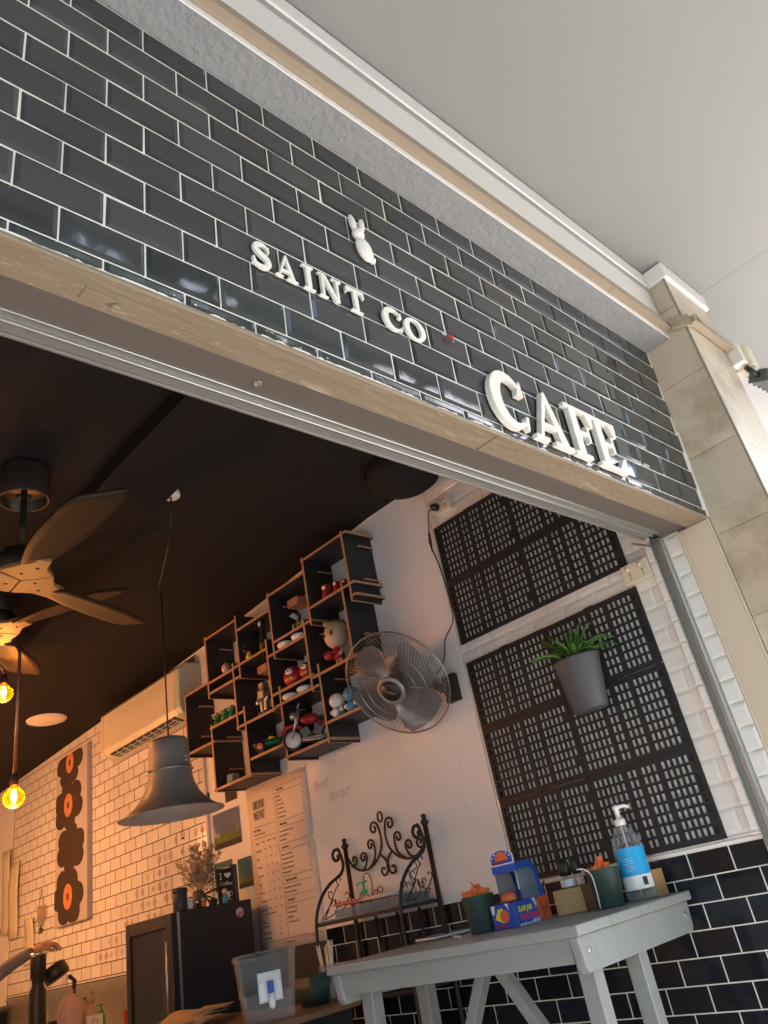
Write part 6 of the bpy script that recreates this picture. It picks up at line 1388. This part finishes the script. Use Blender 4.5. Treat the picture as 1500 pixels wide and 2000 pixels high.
for s_ in (-1, 1):
    MB().lathe([(.014, 0), (.009, .018), (0, .034)], M @ Matrix.Translation((0, s_ * .022, .196)) @ Matrix.Rotation(R(-s_ * 12), 4, 'X'), 10).build('ear', 'cat', hd_)
    MB().tube([M @ Vector(p) for p in [(-.035, s_ * .018, .10), (-.048, s_ * .018, .05), (-.052, s_ * .018, .004)]], [.012, .012, .014], 8).build('front_leg', 'cat', t)
mb = MB()
for s_ in (-1, 1): mb.ball((0, 0, 0), .006, 8, (1, 1, 1), M @ Matrix.Translation((-.036, s_ * .014 - .004, .182)))
mb.build('eye', 'black_plastic', hd_)
MB().tube(smoothp([M @ Vector(p) for p in [(.03, -.02, .02), (.02, -.06, .02), (-.01, -.075, .03), (-.02, -.07, .05)]], 4), .009, 8).build('tail', 'cat', t)
t = thing('pump_dispenser', 'slim bottle with a bright green pump on the coffee bench', 'soap bottle', (-.13, 4.3, BZ)); M = Matrix.Translation((-.135, 4.36, BZ))
MB().lathe([(0, .001), (.022, .001), (.024, .01), (.022, .075), (.010, .09)], M, 14).build('bottle', 'lime', t); mb = MB(); mb.lathe([(0, .088), (.013, .088), (.013, .10), (.005, .103), (.005, .125), (.010, .127), (.010, .136), (0, .137)], M, 12); mb.tube([M @ Vector((0, 0, .131)), M @ Vector((-.03, .015, .128))], .004, 6); mb.build('pump', 'lime', t)
t = thing('bench_card', 'small white card with a printed emblem leaning on the coffee bench', 'card', (-.23, 4.2, BZ)); M = frame((-.27, 4.25, BZ + .001), (.95, -.3, 0), (.05, .15, 1))
MB().box(0, .085, 0, .092, -.002, 0, M).build('card', 'white', t); mb = MB(); mb.tube([M @ Vector((.043 + .014 * math.cos(a), .055 + .016 * math.sin(a), .0006)) for a in [R(q) for q in range(-40, 221, 20)]], .0016, 4); mb.box(.030, .056, .033, .039, 0, .0006, M); mb.build('emblem', 'ink', t)
o = MB().box(.0, .05, 4.30, 4.36, BZ, BZ + .075).build('red_tin', 'red', None, bevel=.006, loc=(.02, 4.33, BZ)); tag(o, 'small red tin at the right end of the coffee bench beside the fridge', 'tin')
t = thing('coffee_machine_screen', 'dark grey appliance with a screen at the left end of the steel bench', 'appliance', (-.5, 5.2, BZ)); MB().box(-.60, -.36, 5.15, 5.5, BZ, -1.10).build('body', 'grey_plastic', t, bevel=.012); MB().box(-.57, -.39, 5.146, 5.1495, -1.25, -1.13).build('screen', 'dark_glass', t)
o = MB().box(-.12, -.085, 5.35, 5.385, -.885, -.825).build('timer_tag', 'white', None, bevel=.003, loc=(-.1, 5.36, -.85)) if False else None
# dockets and ornament on the wall
for i, (y, z0, z1, w_, lab) in enumerate([(6.40, -.665, -.10, .20, 'longest yellowed order docket hanging on the tiled wall, second from the left'), (6.58, -.62, .02, .16, 'yellowed order docket nearest the back wall'), (6.06, -.87, -.56, .17, 'short yellowed order docket lowest on the tiled wall')]):
    mb = MB(); vs, fs = [], []
    for a in range(9):
        for b in range(4): vs.append((.072 - .010 * math.sin(a * .6 + i) - .01 * (a / 8) ** 2, y + w_ / 2 - w_ * b / 3, z1 - (z1 - z0) * a / 8))
    for a in range(8):
        for b in range(3): q = a * 4 + b; fs.append((q, q + 1, q + 5, q + 4))
    mb.smooth = True; mb.add(vs, fs); o = mb.build('order_docket', 'pale_paper', None, loc=(.072, y, z1)); so_ = o.modifiers.new('thickness', 'SOLIDIFY'); so_.thickness = .0015; tag(o, lab, 'docket', 'order dockets')
t = thing('hanging_charm', 'small beaded wall charm with a star on a string on the tiled wall', 'ornament', (.07, 5.83, -.39)); mb = MB(); mb.tube([(.07, 5.79, -.50), (.072, 5.83, -.38), (.07, 5.87, -.50)], .002, 4); mb.build('string', 'dark_metal', t)
mb = MB()
for k in range(7): mb.tube([(.07, 5.77 + k * .02, -.50), (.07, 5.768 + k * .02, -.60 - .02 * (k % 3))], .006, 5)
mb.build('beaded_fringe', 'taupe', t)
mb = MB(); M = wallM(5.82, -.665, .068); mb.prism([((.035 if q % 2 == 0 else .015) * math.cos(R(90 + 36 * q)), (.035 if q % 2 == 0 else .015) * math.sin(R(90 + 36 * q))) for q in range(10)], 0, .006, M); mb.build('star', 'dark_metal', t)

# ------------------------------------------------------------------ person: only the forearm reaches into the picture
def skin_mesh(name, nodes, edges, m_, parent, root=0, sub=2):
    me = bpy.data.meshes.new(name); base = Vector(parent['_o']); me.from_pydata([Vector(n[0]) - base for n in nodes], edges, [])
    o = bpy.data.objects.new(name, me); COL.objects.link(o); o.parent = parent; me.materials.append(MT[m_])
    md = o.modifiers.new('skin', 'SKIN'); md.use_smooth_shade = True
    for i, n in enumerate(nodes): me.skin_vertices[0].data[i].radius = (n[1], n[1]); me.skin_vertices[0].data[i].use_root = (i == root)
    sb = o.modifiers.new('sub', 'SUBSURF'); sb.levels = sub; sb.render_levels = sub; return o
pe = thing('person', 'person in a grey long sleeved top reaching over the black grinder at the left edge', 'person', (-1.2, 4.65, FL))
hx, hy = -1.16, 4.62
N = [((hx, hy, -1.12), .135), ((hx, hy, -.95), .13), ((hx, hy, -.78), .145), ((hx, hy, -.66), .10), ((hx, hy, -.585), .05),
     ((hx + .05, hy - .13, -.68), .065), ((hx + .20, hy - .16, -.92), .052), ((hx + .365, hy - .06, -1.005), .046), ((-.60, 4.545, -.890), .040), ((-.475, 4.50, -.838), .032),
     ((hx - .06, hy + .15, -.68), .065), ((hx - .05, hy + .22, -.95), .05), ((hx + .12, hy + .2, -1.15), .04),
     ((hx, hy - .085, -1.22), .10), ((hx, hy - .09, -1.62), .07), ((hx, hy - .09, -2.0), .048), ((hx, hy + .085, -1.22), .10), ((hx, hy + .09, -1.62), .07), ((hx, hy + .09, -2.0), .048)]
E_ = [(0, 1), (1, 2), (2, 3), (3, 4), (3, 5), (5, 6), (6, 7), (7, 8), (8, 9), (3, 10), (10, 11), (11, 12), (0, 13), (13, 14), (14, 15), (0, 16), (16, 17), (17, 18)]
skin_mesh('clothed_body', N, E_, 'sleeve', pe)
wr = Vector((-.470, 4.498, -.836)); pd = Vector((.075, -.02, .012))
HN = [(wr - pd * .3, .024), (wr + pd * .35, .026), (wr + pd * .9, .029)]; HE = [(0, 1), (1, 2)]
fd = Vector((.055, -.012, -.030)); sdv = Vector((.0, .6, .0)) * .03; 
for k in range(4):
    b_ = wr + pd * .95 + Vector((.004 * (1.5 - abs(k - 1.5)), (k - 1.5) * -.016, .004 * (1.5 - abs(k - 1.5)))); L_ = (.9, 1.05, 1.0, .8)[k]; i0 = len(HN)
    HN += [(b_, .0105), (b_ + fd * .45 * L_ + Vector((0, 0, .008)), .0095), (b_ + fd * .82 * L_, .0088), (b_ + fd * 1.1 * L_ + Vector((-.004, 0, -.014)), .0075)]
    HE += [(2, i0), (i0, i0 + 1), (i0 + 1, i0 + 2), (i0 + 2, i0 + 3)]
i0 = len(HN); tb_ = wr + pd * .5 + Vector((.0, -.026, -.010)); HN += [(tb_, .013), (tb_ + Vector((.028, -.016, -.014)), .0105), (tb_ + Vector((.052, -.014, -.024)), .0085)]; HE += [(1, i0), (i0, i0 + 1), (i0 + 1, i0 + 2)]
skin_mesh('hand', HN, HE, 'skin', pe, 1)
HM = Matrix.Translation((hx + .02, hy, -.44))
hd = MB(); hd.ball((0, 0, 0), 1, 24, (.095, .075, .115), HM); hd.tube([HM @ Vector((-.01, 0, -.16)), HM @ Vector((0, 0, -.06))], .05, 12); hd.ball((0, 0, 0), 1, 10, (.018, .013, .018), HM @ Matrix.Translation((.095, 0, -.015)))
for s_ in (-1, 1): hd.ball((0, 0, 0), 1, 10, (.018, .008, .028), HM @ Matrix.Translation((0, s_ * .076, -.01)))
hd = hd.build('head', 'skin', pe)
MB().ball((0, 0, 0), 1, 20, (.098, .082, .09), HM @ Matrix.Translation((-.018, 0, .045))).build('hair', 'hair', hd)
mb = MB()
for s_ in (-1, 1): mb.ball((0, 0, 0), .011, 8, (1, 1, 1), HM @ Matrix.Translation((.082, s_ * .03, .012)))
mb.build('eye', 'white', hd)
mb = MB(); mb.ball((0, 0, 0), 1, 8, (.006, .022, .006), HM @ Matrix.Translation((.085, 0, -.06))); mb.build('mouth', 'red', hd)
for s_ in (-1, 1): MB().box(hx - .06, hx + .17, hy + s_ * .09 - .045, hy + s_ * .09 + .045, FL, FL + .07).build('shoe', 'black_plastic', pe, bevel=.02, seg=2)
